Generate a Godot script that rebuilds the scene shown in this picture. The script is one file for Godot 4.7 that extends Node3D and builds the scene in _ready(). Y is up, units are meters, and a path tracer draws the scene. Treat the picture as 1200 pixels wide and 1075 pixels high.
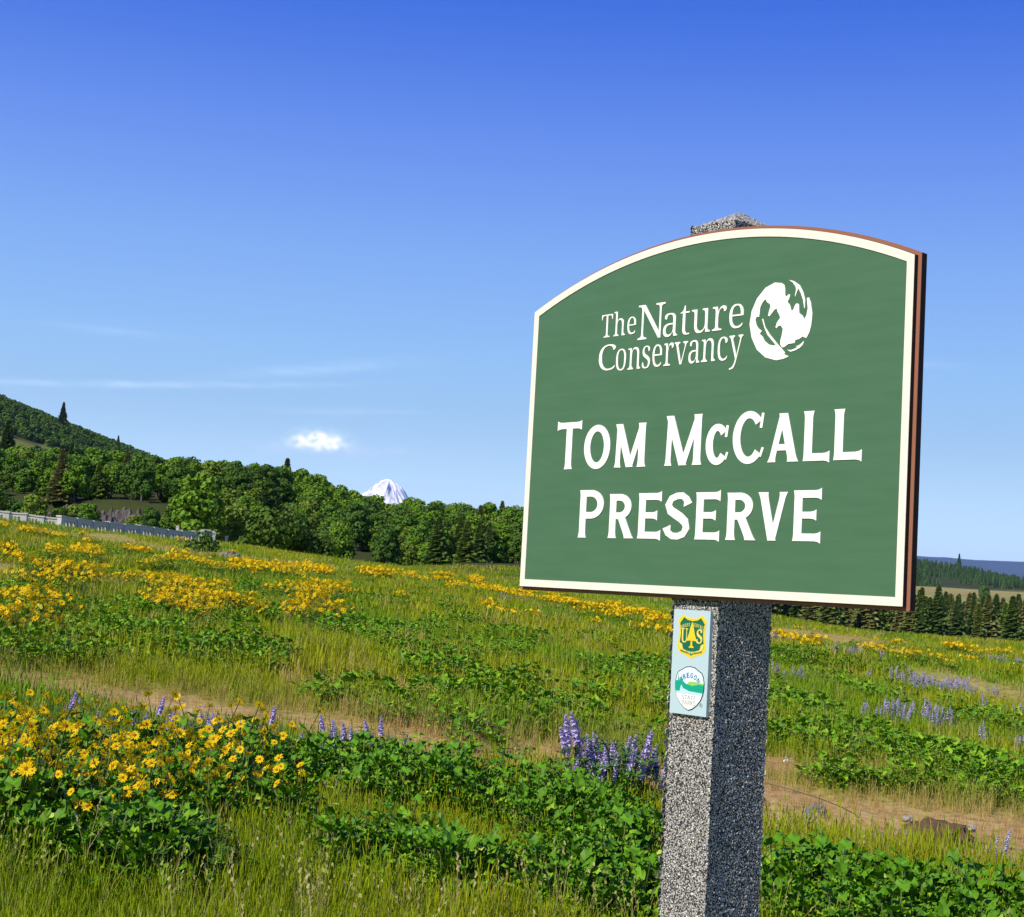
extends Node3D

# ---------------------------------------------------------------- helpers
class MB:
	var v := PackedVector3Array()
	var c := PackedColorArray()
	var n := PackedVector3Array()
	var t := PackedVector2Array()
	var ix := PackedInt32Array()
	func tri(a: Vector3, b: Vector3, d: Vector3, col := Color.WHITE) -> void:
		var k := v.size()
		v.append(a); v.append(b); v.append(d)
		c.append(col); c.append(col); c.append(col)
		ix.append(k); ix.append(k + 1); ix.append(k + 2)
	func quad(a: Vector3, b: Vector3, d: Vector3, e: Vector3, col := Color.WHITE) -> void:
		var k := v.size()
		v.append(a); v.append(b); v.append(d); v.append(e)
		for i in 4: c.append(col)
		ix.append(k); ix.append(k + 1); ix.append(k + 2)
		ix.append(k); ix.append(k + 2); ix.append(k + 3)
	func box(lo: Vector3, hi: Vector3, col := Color.WHITE) -> void:
		var p := []
		for i in 8:
			p.append(Vector3(hi.x if i & 1 else lo.x, hi.y if i & 2 else lo.y, hi.z if i & 4 else lo.z))
		for f in [[0, 1, 3, 2], [5, 4, 6, 7], [4, 0, 2, 6], [1, 5, 7, 3], [2, 3, 7, 6], [4, 5, 1, 0]]:
			quad(p[f[0]], p[f[1]], p[f[2]], p[f[3]], col)
	# a tapered tube of k sides
	func tube(a: Vector3, b: Vector3, ra: float, rb: float, k := 5, col := Color.WHITE) -> void:
		var d := (b - a).normalized()
		var s := d.cross(Vector3.RIGHT if absf(d.x) < 0.8 else Vector3.FORWARD).normalized()
		var u := d.cross(s)
		for i in k:
			var p := TAU * i / k
			var q := TAU * (i + 1) / k
			var e := s * cos(p) + u * sin(p)
			var f := s * cos(q) + u * sin(q)
			quad(a + e * ra, a + f * ra, b + f * rb, b + e * rb, col)
	func put(o: MB, x: Transform3D) -> void:
		var k := v.size()
		for p in o.v: v.append(x * p)
		c.append_array(o.c)
		for i in o.ix: ix.append(i + k)
	func add_to(m: ArrayMesh, mat: Material) -> ArrayMesh:
		if v.is_empty(): return m
		var a := []
		a.resize(Mesh.ARRAY_MAX)
		a[Mesh.ARRAY_VERTEX] = v
		a[Mesh.ARRAY_COLOR] = c
		if n.size() == v.size(): a[Mesh.ARRAY_NORMAL] = n
		if t.size() == v.size(): a[Mesh.ARRAY_TEX_UV] = t
		a[Mesh.ARRAY_INDEX] = ix
		m.add_surface_from_arrays(Mesh.PRIMITIVE_TRIANGLES, a)
		m.surface_set_material(m.get_surface_count() - 1, mat)
		return m
	func mesh(mat: Material) -> ArrayMesh:
		return add_to(ArrayMesh.new(), mat)

var rng := RandomNumberGenerator.new()
var M := {}
var N1 := FastNoiseLite.new()
var N2 := FastNoiseLite.new()
var N3 := FastNoiseLite.new()
var used := {}

func numbered(called: String) -> String:
	var k: int = used.get(called, 0)
	used[called] = k + 1
	return called if k == 0 else "%s_%03d" % [called, k]

func tag(o: Node, label: String, category := "", group := "", kind := "") -> Node:
	if label: o.set_meta("label", label)
	if category: o.set_meta("category", category)
	if group: o.set_meta("group", group)
	if kind: o.set_meta("kind", kind)
	return o

func root(called: String, at: Vector3, label: String, category: String, group := "") -> Node3D:
	var o := Node3D.new()
	o.name = numbered(called)
	add_child(o)
	o.position = at
	tag(o, label, category, group)
	return o

func part(called: String, m: Mesh, parent: Node3D, x := Transform3D(), mat: Material = null) -> MeshInstance3D:
	var o := MeshInstance3D.new()
	o.name = called if parent != self else numbered(called)
	o.mesh = m
	if mat: o.material_override = mat
	parent.add_child(o, true)
	o.transform = x
	return o

func copy_of(o: Node3D, at: Vector3, turn: float, s: float, label: String, group: String) -> Node3D:
	var r: Node3D = o.duplicate()
	r.name = numbered(String(o.get_meta("kin")))
	add_child(r)
	r.transform = Transform3D(Basis(Vector3.UP, turn).scaled(Vector3.ONE * s), at)
	r.set_meta("label", label)
	if group: r.set_meta("group", group)
	return r

func many(called: String, m: Mesh, places: Array, tints: Array, label: String, category: String, parent: Node3D = self) -> MultiMeshInstance3D:
	var mm := MultiMesh.new()
	mm.transform_format = MultiMesh.TRANSFORM_3D
	mm.use_colors = tints.size() > 0
	mm.mesh = m
	mm.instance_count = places.size()
	for i in places.size():
		mm.set_instance_transform(i, places[i])
		if tints.size(): mm.set_instance_color(i, tints[i])
	var o := MultiMeshInstance3D.new()
	o.name = called if parent != self else numbered(called)
	o.multimesh = mm
	parent.add_child(o, true)
	tag(o, label, category, "", "stuff")
	return o

func lin(r: float, g: float, b: float) -> Color:
	return Color(r, g, b).linear_to_srgb()

func mat(col: Color, rough := 0.9, back := 0.0, tinted := true) -> StandardMaterial3D:
	var m := StandardMaterial3D.new()
	m.albedo_color = col
	m.roughness = rough
	m.metallic_specular = 0.3
	m.vertex_color_use_as_albedo = tinted
	m.cull_mode = BaseMaterial3D.CULL_DISABLED
	if back > 0.0:
		m.backlight_enabled = true
		m.backlight = Color(back, back, back)
	return m

func noise_tex(freq: float, size: int, ramp: Array, octaves := 4, seed_ := 1, as_normal := false) -> NoiseTexture2D:
	var f := FastNoiseLite.new()
	f.noise_type = FastNoiseLite.TYPE_SIMPLEX_SMOOTH
	f.frequency = freq
	f.fractal_octaves = octaves
	f.seed = seed_
	var t := NoiseTexture2D.new()
	t.width = size
	t.height = size
	t.seamless = true
	t.noise = f
	t.as_normal_map = as_normal
	if ramp.size():
		var g := Gradient.new()
		g.offsets = PackedFloat32Array(range(ramp.size()).map(func(i): return float(i) / (ramp.size() - 1)))
		g.colors = PackedColorArray(ramp)
		t.color_ramp = g
	return t

func sm(a: float, b: float, x: float) -> float:
	return smoothstep(a, b, x)

# ---------------------------------------------------------------- the land (x to the right, d ahead, metres; the eye stands over 0, 0)
func meadow(x: float, d: float) -> float:
	var xs := clampf(x, -70.0, 90.0)
	var ds := clampf(d, -40.0, 220.0)
	var h := 0.018 * ds - 0.065 * xs
	var far := sm(8.0, 40.0, absf(d))
	h += N1.get_noise_2d(x * 3.0, d * 3.0) * 0.10 * (0.5 + far) + N2.get_noise_2d(x * 9.0, d * 9.0) * 0.035
	h += N1.get_noise_2d(x * 0.9 + 50.0, d * 0.9) * 0.36 * far
	h -= 0.05 * trail(x, d)
	h -= (0.5 * sm(4.0, 22.0, xs) + 0.35 * sm(-12.0, 0.0, xs)) * sm(55.0, 100.0, ds)
	return h

func back(x: float, d: float) -> float:
	var l := 3.0 + 13.5 * (1.0 - exp(-maxf(d - 150.0, 0.0) / 150.0)) + 1.5 * N1.get_noise_2d(x * 0.4, d * 0.4)
	l -= 4.2 * sm(-75.0, 5.0, x) * sm(190.0, 400.0, d)
	l -= 9.0 * sm(480.0, 900.0, d)
	l += 4.2 * sm(174.0, 180.0, d + 0.25 * (x + 45.0)) * (1.0 - sm(-38.0, -25.0, x))
	var r := -6.0 * sm(105.0, 260.0, d) + 33.0 * sm(550.0, 1600.0, d)
	var h := lerpf(l, r, sm(0.0, 0.26, x / maxf(d, 1.0)))
	h += clampf(-(x + 70.0) * 0.335, 0.0, 260.0) * sm(430.0, 1120.0, d) * (1.0 - 0.6 * sm(1400.0, 2600.0, d))
	var c := lerpf(104.0, 76.0, sm(350.0, 690.0, x)) - 34.0 * sm(640.0, 800.0, x)
	h = lerpf(h, c, sm(1550.0, 2600.0, d) * (1.0 if x > -700.0 else 0.0) * sm(-700.0, -250.0, x)) if d > 1550.0 else h
	h += N2.get_noise_2d(x * 0.02, d * 0.02) * 10.0 * sm(900.0, 2500.0, d)
	h -= 60.0 * sm(2700.0, 5000.0, d)
	h += (690.0 + 90.0 * N1.get_noise_2d(x * 0.004, d * 0.002) + 40.0 * N2.get_noise_2d(x * 0.006, d * 0.006)) * sm(8000.0, 18500.0, d)
	return h

func ground(x: float, d: float) -> float:
	var crest := 100.0 + clampf(-x * 1.3, 0.0, 45.0)
	var t := sm(crest, crest + 35.0, d)
	var a := meadow(x, d) if t < 1.0 else 0.0
	if t <= 0.0: return a
	return lerpf(a, back(x, d), t)

func trail(x: float, d: float) -> float:
	var mid := 12.9 - 0.36 * x + 0.7 * N2.get_noise_2d(x * 8.0, 3.0) - 0.03 * x * x
	var w := 1.2 + 0.75 * sm(0.5, 3.5, x) + 0.5 * N2.get_noise_2d(x * 14.0, d * 9.0)
	return 1.0 - sm(w * 0.5, w * 1.5, absf(d - mid)) if x > -7.0 else 0.0

func dryness(x: float, d: float) -> float:
	var v := trail(x, d)
	for e in DRY:
		var q := Vector2((x - e[0]) / e[2], (d - e[1]) / e[3]).length() + 0.9 * N2.get_noise_2d(x * 4.0, d * 2.0)
		v = maxf(v, 1.0 - sm(0.6, 1.2, q))
	return v

const DRY := [[-9.8, 34.0, 4.0, 5.0], [-14.0, 31.0, 3.0, 3.0], [-16.0, 84.0, 9.0, 9.0], [-26.0, 92.0, 5.0, 6.0], [13.2, 66.0, 5.0, 9.0], [10.9, 34.0, 2.0, 3.0], [9.0, 88.0, 8.0, 7.0], [-1.0, 17.0, 1.2, 0.7], [2.8, 14.6, 1.6, 0.6]]

func grass_tone(x: float, d: float) -> Color:
	var a := Color(0.275, 0.375, 0.006)
	var b := Color(0.37, 0.40, 0.010)
	var g := Color(0.165, 0.33, 0.006)
	var k := N1.get_noise_2d(x * 2.2 + 9.0, d * 1.2)
	var col := a.lerp(b, clampf(0.35 + 1.3 * k, 0.0, 1.0)).lerp(g, clampf(-1.8 * k, 0.0, 0.8))
	return col

func ground_tone(x: float, d: float) -> Color:
	var dry := dryness(x, d)
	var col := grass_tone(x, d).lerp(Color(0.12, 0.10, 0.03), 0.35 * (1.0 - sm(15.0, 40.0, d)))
	var straw := Color(0.62, 0.46, 0.22).lerp(Color(0.46, 0.30, 0.14), clampf(0.5 + 1.4 * N2.get_noise_2d(x * 5.0 + 7.0, d * 3.0), 0.0, 1.0))
	straw = straw.lerp(Color(0.44, 0.36, 0.12), 0.6 * sm(20.0, 32.0, d))
	col = col.lerp(straw, dry * (1.0 - 0.35 * sm(20.0, 32.0, d)))
	var crest := 100.0 + clampf(-x * 1.3, 0.0, 45.0)
	if d > crest + 10.0:
		var wood := Color(0.05, 0.065, 0.018)
		var open := 0.0
		if d > 480.0 and x > 40.0:
			open = sm(560.0, 640.0, d) * (1.0 - sm(1500.0, 1700.0, d + 120.0 * N1.get_noise_2d(x * 0.1, 4.0)))
		if d > 480.0 and x < -60.0:
			open = 1.0 if clearing(x, d) else 0.0
		var tan := Color(0.42, 0.37, 0.13).lerp(Color(0.27, 0.31, 0.08), clampf(0.4 + 1.6 * N1.get_noise_2d(x * 0.05, d * 0.16), 0.0, 1.0)).lerp(Color(0.42, 0.29, 0.13), clampf(1.3 * N2.get_noise_2d(x * 0.02, d * 0.1), 0.0, 1.0))
		if d > 6000.0: wood = Color(0.075, 0.125, 0.20)  # distance haze painted as blue into the far hills
		if x < 0.0: tan = Color(0.20, 0.22, 0.06)
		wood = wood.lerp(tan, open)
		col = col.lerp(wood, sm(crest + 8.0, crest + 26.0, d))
	return col

func clearing(x: float, d: float) -> bool:
	var u := x / d
	var near_edge := 862.0 + (u + 0.335) * 1300.0
	return u < -0.262 and u > -0.42 and d > near_edge and d < near_edge + 62.0 - (u + 0.335) * 650.0

# ---------------------------------------------------------------- sky, light, camera
const SKY_STEPS := [[0.0, 213, 232, 250], [1.0, 206, 229, 249], [3.8, 186, 219, 248], [8.2, 156, 202, 253], [12.2, 133, 178, 249], [16.6, 105, 147, 241], [21.4, 66, 114, 226], [30.0, 48, 95, 205], [50.0, 34, 72, 170], [90.0, 28, 58, 140]]

func sky_tone(e: float) -> Color:
	for i in SKY_STEPS.size() - 1:
		var a: Array = SKY_STEPS[i]
		var b: Array = SKY_STEPS[i + 1]
		if e <= b[0]:
			var t: float = clampf((e - a[0]) / (b[0] - a[0]), 0.0, 1.0)
			return Color(lerpf(a[1], b[1], t) / 255.0, lerpf(a[2], b[2], t) / 255.0, lerpf(a[3], b[3], t) / 255.0)
	return Color(28 / 255.0, 58 / 255.0, 140 / 255.0)

# air seen low over the land is dimmed by the haze on its way to the eye; what is meant here is the light before that
func dim(c: Color, e: float) -> Color:
	var l := c.srgb_to_linear()
	var thick := 0.62 * (1.0 - sm(1.0, 7.0, e))
	var k := (1.0 + 0.62 * thick) / 1.12 / 1.35
	return Color(l.r * k, l.g * k, minf(l.b * k, 1.0)).linear_to_srgb()

func puff(az: float, el: float, ca: float, ce: float, ra: float, re: float) -> float:
	return exp(-pow((az - ca) / ra, 2.0) - pow((el - ce) / re, 2.0))

func make_sky() -> void:
	var w := 4096
	var h := 2048
	var im := Image.create_empty(w, h, false, Image.FORMAT_RGB8)
	for y in h:
		var e := 90.0 - (y + 0.5) / h * 180.0
		im.fill_rect(Rect2i(0, y, w, 1), dim(sky_tone(maxf(e, 0.0)), e))
	var nz := FastNoiseLite.new()
	nz.seed = 11
	nz.frequency = 1.0
	nz.fractal_octaves = 4
	for y in range(int(h / 2.0 - 15.0 / 180.0 * h), int(h / 2.0)):
		var el := 90.0 - (y + 0.5) / h * 180.0
		for k in range(-300, 300):
			var az := (k + 0.5) / w * 360.0
			var x := (k + w) % w
			var f := nz.get_noise_2d(az * 2.6, el * 4.6)
			var a := nz.get_noise_2d(az * 0.35 + 30.0, el * 6.0)
			# the small cumulus with a flat base, its thin veils, and ice streaks
			var white := puff(az, el, -7.2, 5.05, 0.75, 0.30) + 0.8 * puff(az, el, -6.75, 4.95, 0.42, 0.18) + 0.6 * puff(az, el, -7.75, 4.92, 0.5, 0.15)
			white = clampf(1.25 * white * (0.72 + 1.1 * f), 0.0, 0.93) * sm(4.40, 4.88, el + 0.16 * f)
			var veil := 0.75 * puff(az, el, -8.6, 4.72, 1.0, 0.16) + 0.7 * puff(az, el, -5.9, 4.75, 0.9, 0.2) + 0.6 * puff(az, el, -4.2, 4.86, 0.5, 0.12) + 0.2 * puff(az, el, -8.1, 4.2, 0.5, 0.1)
			veil *= clampf(0.8 + 1.2 * f, 0.0, 1.0)
			var streak := 0.30 * puff(az, el, -14.0, 6.6 + (az + 14.0) * 0.075, 6.5, 0.10) + 0.20 * puff(az, el, -7.6, 7.75 + (az + 7.0) * 0.14, 3.2, 0.2)
			streak += 0.16 * puff(az, el, -6.2, 6.15 + (az + 7.0) * 0.06, 2.6, 0.09) + 0.12 * puff(az, el, -15.0, 8.45, 2.4, 0.14) + 0.10 * puff(az, el, 14.8, 8.9, 2.0, 0.15)
			streak *= clampf(0.85 + 0.9 * a, 0.0, 1.2)
			if white + veil + streak > 0.004:
				var col := im.get_pixel(x, y)
				col = col.lerp(Color(0.70, 0.76, 0.90), veil)
				col = col.lerp(Color(0.88, 0.93, 1.0), streak)
				col = col.lerp(Color(0.93, 0.94, 0.97).lerp(Color(1, 0.99, 0.97), clampf((el - 4.8) * 2.0 + f, 0.0, 1.0)), white)
				im.set_pixel(x, y, col)
	var pm := PanoramaSkyMaterial.new()
	pm.energy_multiplier = 1.35
	pm.panorama = ImageTexture.create_from_image(im)
	var sky := Sky.new()
	sky.sky_material = pm
	var e := Environment.new()
	e.background_mode = Environment.BG_SKY
	e.sky = sky
	e.tonemap_mode = Environment.TONE_MAPPER_LINEAR
	e.tonemap_exposure = 1.12
	e.sdfgi_enabled = true
	e.ssao_enabled = true
	e.ssil_enabled = true
	e.fog_enabled = FOG > 0.0
	e.fog_density = FOG
	e.fog_light_color = Color(0.60, 0.76, 1.0)
	var we := WorldEnvironment.new()
	we.name = "environment"
	we.environment = e
	add_child(we)

const FOG := 0.000024
const SIGN_TURN := -0.8714011
const SIGN_AT := Vector3(0.03884894, 1.60885529, -4.06583382)

func make_camera() -> void:
	var cam := Camera3D.new()
	cam.name = "camera"
	cam.fov = 33.17289
	cam.near = 0.05
	cam.far = 60000.0
	add_child(cam)
	cam.transform = Transform3D(Basis(Vector3.RIGHT, 0.08434288) * Basis(Vector3.BACK, 0.05631928), Vector3(0, 1.6, 0))
	cam.current = true

func make_sun() -> void:
	var s := DirectionalLight3D.new()
	s.name = "sun"
	s.light_energy = 1.6
	s.light_color = Color(1.0, 0.955, 0.88)
	s.light_angular_distance = 0.5
	s.shadow_enabled = true
	var b := Basis(Vector3.UP, SIGN_TURN)
	var to_sun := (b.z * cos(0.05) + b.x * sin(0.05)) * cos(deg_to_rad(38.0)) + Vector3.UP * sin(deg_to_rad(38.0))
	add_child(s)
	s.look_at_from_position(Vector3(0, 50, 0), Vector3(0, 50, 0) - to_sun)

# ---------------------------------------------------------------- terrain
func make_ground() -> void:
	var angles := []
	var a := -180.0
	while a < 180.0:
		angles.append(deg_to_rad(a))
		a += 0.22 if absf(a + 0.1) < 24.0 else (1.0 if absf(a) < 40.0 else 6.0)
	var radii := [0.6]
	while radii[-1] < 21000.0:
		var r: float = radii[-1]
		radii.append(r * (1.012 if r > 80.0 and r < 200.0 else (1.02 if r < 3500.0 else 1.06)) + 0.02)
	var b := MB.new()
	var na := angles.size()
	for r in radii:
		for q in angles:
			var x: float = r * sin(q)
			var d: float = r * cos(q)
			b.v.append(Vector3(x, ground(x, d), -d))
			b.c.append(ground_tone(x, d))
			b.n.append(Vector3.ZERO)
	b.v.append(Vector3(0, ground(0, 0), 0)); b.c.append(ground_tone(0, 0)); b.n.append(Vector3.UP)
	var mid := b.v.size() - 1
	for j in na:
		b.ix.append(mid); b.ix.append(j); b.ix.append((j + 1) % na)
	for i in radii.size() - 1:
		for j in na:
			var p := i * na + j
			var q := i * na + (j + 1) % na
			b.ix.append(p); b.ix.append(p + na); b.ix.append(q + na)
			b.ix.append(p); b.ix.append(q + na); b.ix.append(q)
	# clockwise seen from above, as the engine wants front faces
	var k := 0
	while k < b.ix.size():
		var p0 := b.v[b.ix[k]]
		var p1 := b.v[b.ix[k + 1]]
		var p2 := b.v[b.ix[k + 2]]
		var nn := (p1 - p0).cross(p2 - p0)
		if nn.y > 0.0:
			var t := b.ix[k + 1]
			b.ix[k + 1] = b.ix[k + 2]
			b.ix[k + 2] = t
		else:
			nn = -nn
		nn = nn.normalized()
		for m in 3: b.n[b.ix[k + m]] += nn
		k += 3
	for i in b.n.size(): b.n[i] = b.n[i].normalized()
	var m := mat(Color.WHITE, 0.95)
	m.uv1_triplanar = true
	m.uv1_world_triplanar = true
	m.uv1_scale = Vector3.ONE * 0.45
	m.albedo_texture = noise_tex(0.02, 512, [Color(0.62, 0.6, 0.55), Color(0.95, 0.95, 0.9), Color(1, 1, 1)], 6, 5)
	tag(part("meadow_ground", b.mesh(m), self), "grassy meadow slope running out to wooded valleys and distant blue hills", "ground", "", "structure")

func make_peak() -> void:
	# the far snow mountain, scaled down and set nearer so the haze veils it less
	var rows := 60
	var cols := 140
	var b := MB.new()
	var c := Vector3(-954.0, 0, -11952.0)
	for i in rows + 1:
		var f := float(i) / rows
		for j in cols:
			var q := TAU * j / cols
			var r := f * 9000.0
			var ridge := 1.0 - absf(N3.get_noise_2d(cos(q) * 22.0 + f * 60.0 + r * 0.004 * cos(q), sin(q) * 22.0 + r * 0.004 * sin(q))) * 2.4
			var rr := sqrt(r * r + 40000.0) - 200.0 + 0.22 * r * sin(q * 2.0 + 0.7) * sm(0.0, 0.1, f)
			var y := 3330.0 - 2900.0 * (1.0 - exp(-maxf(rr, 0.0) / 2900.0))
			y += ridge * 150.0 * sm(0.0, 0.07, f) * (1.0 - f) + N3.get_noise_2d(cos(q) * r * 0.03, sin(q) * r * 0.03) * 170.0 * sm(0.0, 0.04, f)
			b.v.append(c + Vector3(cos(q) * r * 0.78, y, sin(q) * r * 0.78))
			b.c.append(Color.WHITE)
	for i in b.v.size(): b.v[i] = c + (b.v[i] - c) * 0.24
	for i in rows:
		for j in cols:
			var p := i * cols + j
			var q := i * cols + (j + 1) % cols
			b.ix.append(p); b.ix.append(q + cols); b.ix.append(p + cols)
			b.ix.append(p); b.ix.append(q); b.ix.append(q + cols)
	var s := MB.new()
	var k := 0
	while k < b.ix.size():
		var p0 := b.v[b.ix[k]]
		var p1 := b.v[b.ix[k + 1]]
		var p2 := b.v[b.ix[k + 2]]
		var nn := (p1 - p0).cross(p2 - p0).normalized()
		var snow := absf(nn.y) > 0.42 or N3.get_noise_2d(p0.x * 0.2, p0.y * 0.8) > -0.1
		s.tri(p0, p1, p2, Color(0.86, 0.88, 0.92) if snow else Color(0.20, 0.19, 0.2))
		k += 3
	tag(part("snow_mountain", s.mesh(mat(Color.WHITE, 0.7)), self), "white snow covered mountain peak showing above the forest skyline left of the sign", "mountain", "", "structure")

# ---------------------------------------------------------------- the sign
const ARC_C := Vector2(0.6, -0.6305)
const ARC_R := 1.4863

# outline of the board, grown outwards by g, counter-clockwise seen from the front
func board_outline(g: float, steps := 40) -> PackedVector2Array:
	var p := PackedVector2Array()
	p.append(Vector2(-g, -g))
	p.append(Vector2(1.2 + g, -g))
	for i in steps + 1:
		var x := lerpf(1.2 + g, -g, float(i) / steps)
		p.append(Vector2(x, ARC_C.y + sqrt(pow(ARC_R + g, 2.0) - pow(x - ARC_C.x, 2.0))))
	return p

func prism(p: PackedVector2Array, z0: float, z1: float, b := MB.new(), uv := false) -> MB:
	var t := Geometry2D.triangulate_polygon(p)
	var k := 0
	while k < t.size():
		for m in 3:
			var q := p[t[k + m]]
			b.v.append(Vector3(q.x, q.y, z1))
			b.c.append(Color.WHITE)
			if uv: b.t.append(q)
			b.ix.append(b.v.size() - 1)
		k += 3
	var n := p.size()
	for i in n:
		var q := p[i]
		var r := p[(i + 1) % n]
		b.quad(Vector3(q.x, q.y, z0), Vector3(r.x, r.y, z0), Vector3(r.x, r.y, z1), Vector3(q.x, q.y, z1))
		if uv:
			for m in 4: b.t.append(q)
	return b

func ring(outer: PackedVector2Array, inner: PackedVector2Array, z0: float, z1: float) -> MB:
	var b := MB.new()
	var n := outer.size()
	for i in n:
		var j := (i + 1) % n
		var o0 := outer[i]
		var o1 := outer[j]
		var i0 := inner[i]
		var i1 := inner[j]
		b.quad(Vector3(o0.x, o0.y, z1), Vector3(o1.x, o1.y, z1), Vector3(i1.x, i1.y, z1), Vector3(i0.x, i0.y, z1))
		b.quad(Vector3(o0.x, o0.y, z0), Vector3(o1.x, o1.y, z0), Vector3(o1.x, o1.y, z1), Vector3(o0.x, o0.y, z1))
		b.quad(Vector3(i0.x, i0.y, z0), Vector3(i1.x, i1.y, z0), Vector3(i1.x, i1.y, z1), Vector3(i0.x, i0.y, z1))
	return b

# ---- incised roman capitals, drawn stroke by stroke
var rise := 0.0
func strip(b: MB, l: Array, r: Array) -> void:
	rise += 0.00015
	var z1 := 0.0016 + rise
	for i in l.size() - 1:
		var a: Vector2 = l[i]
		var d: Vector2 = l[i + 1]
		var e: Vector2 = r[i]
		var f: Vector2 = r[i + 1]
		b.quad(Vector3(a.x, a.y, z1), Vector3(e.x, e.y, z1), Vector3(f.x, f.y, z1), Vector3(d.x, d.y, z1))
		b.quad(Vector3(a.x, a.y, 0), Vector3(d.x, d.y, 0), Vector3(d.x, d.y, z1), Vector3(a.x, a.y, z1))
		b.quad(Vector3(e.x, e.y, 0), Vector3(f.x, f.y, 0), Vector3(f.x, f.y, z1), Vector3(e.x, e.y, z1))
	for k in [0, l.size() - 1]:
		var a: Vector2 = l[k]
		var e: Vector2 = r[k]
		b.quad(Vector3(a.x, a.y, 0), Vector3(e.x, e.y, 0), Vector3(e.x, e.y, z1), Vector3(a.x, a.y, z1))

# a straight stroke from p to q of width w, cut level (flat) or square, its ends flared by f0, f1
func stroke(b: MB, p: Vector2, q: Vector2, w: float, f0: float, f1: float, level := false) -> void:
	var d := (q - p)
	var n := Vector2(-d.y, d.x).normalized()
	var hw := w * 0.5
	if level:
		n = Vector2(-1, 0) if d.y > 0 else Vector2(1, 0)
		hw = w * 0.5 * d.length() / absf(d.y)
	var len := d.length()
	var l := []
	var r := []
	var g := minf(1.0 / len, 0.4 / 0.016)
	for s in [[0.0, f0], [0.003 * g, f0 * 0.62], [0.008 * g, f0 * 0.22], [0.016 * g, 0.0], [1.0 - 0.016 * g, 0.0], [1.0 - 0.008 * g, f1 * 0.22], [1.0 - 0.003 * g, f1 * 0.62], [1.0, f1]]:
		var c: Vector2 = p + d * float(s[0])
		l.append(c + n * (hw + s[1]))
		r.append(c - n * (hw + s[1]))
	strip(b, l, r)

func bow(b: MB, c: Vector2, rx: float, ry: float, a0: float, a1: float, s: float, t: float, k := 22) -> void:
	var l := []
	var r := []
	for i in k + 1:
		var a := deg_to_rad(lerpf(a0, a1, float(i) / k))
		l.append(c + Vector2(cos(a) * rx, sin(a) * ry))
		r.append(c + Vector2(cos(a) * (rx - s), sin(a) * (ry - t)))
	strip(b, l, r)

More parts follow.
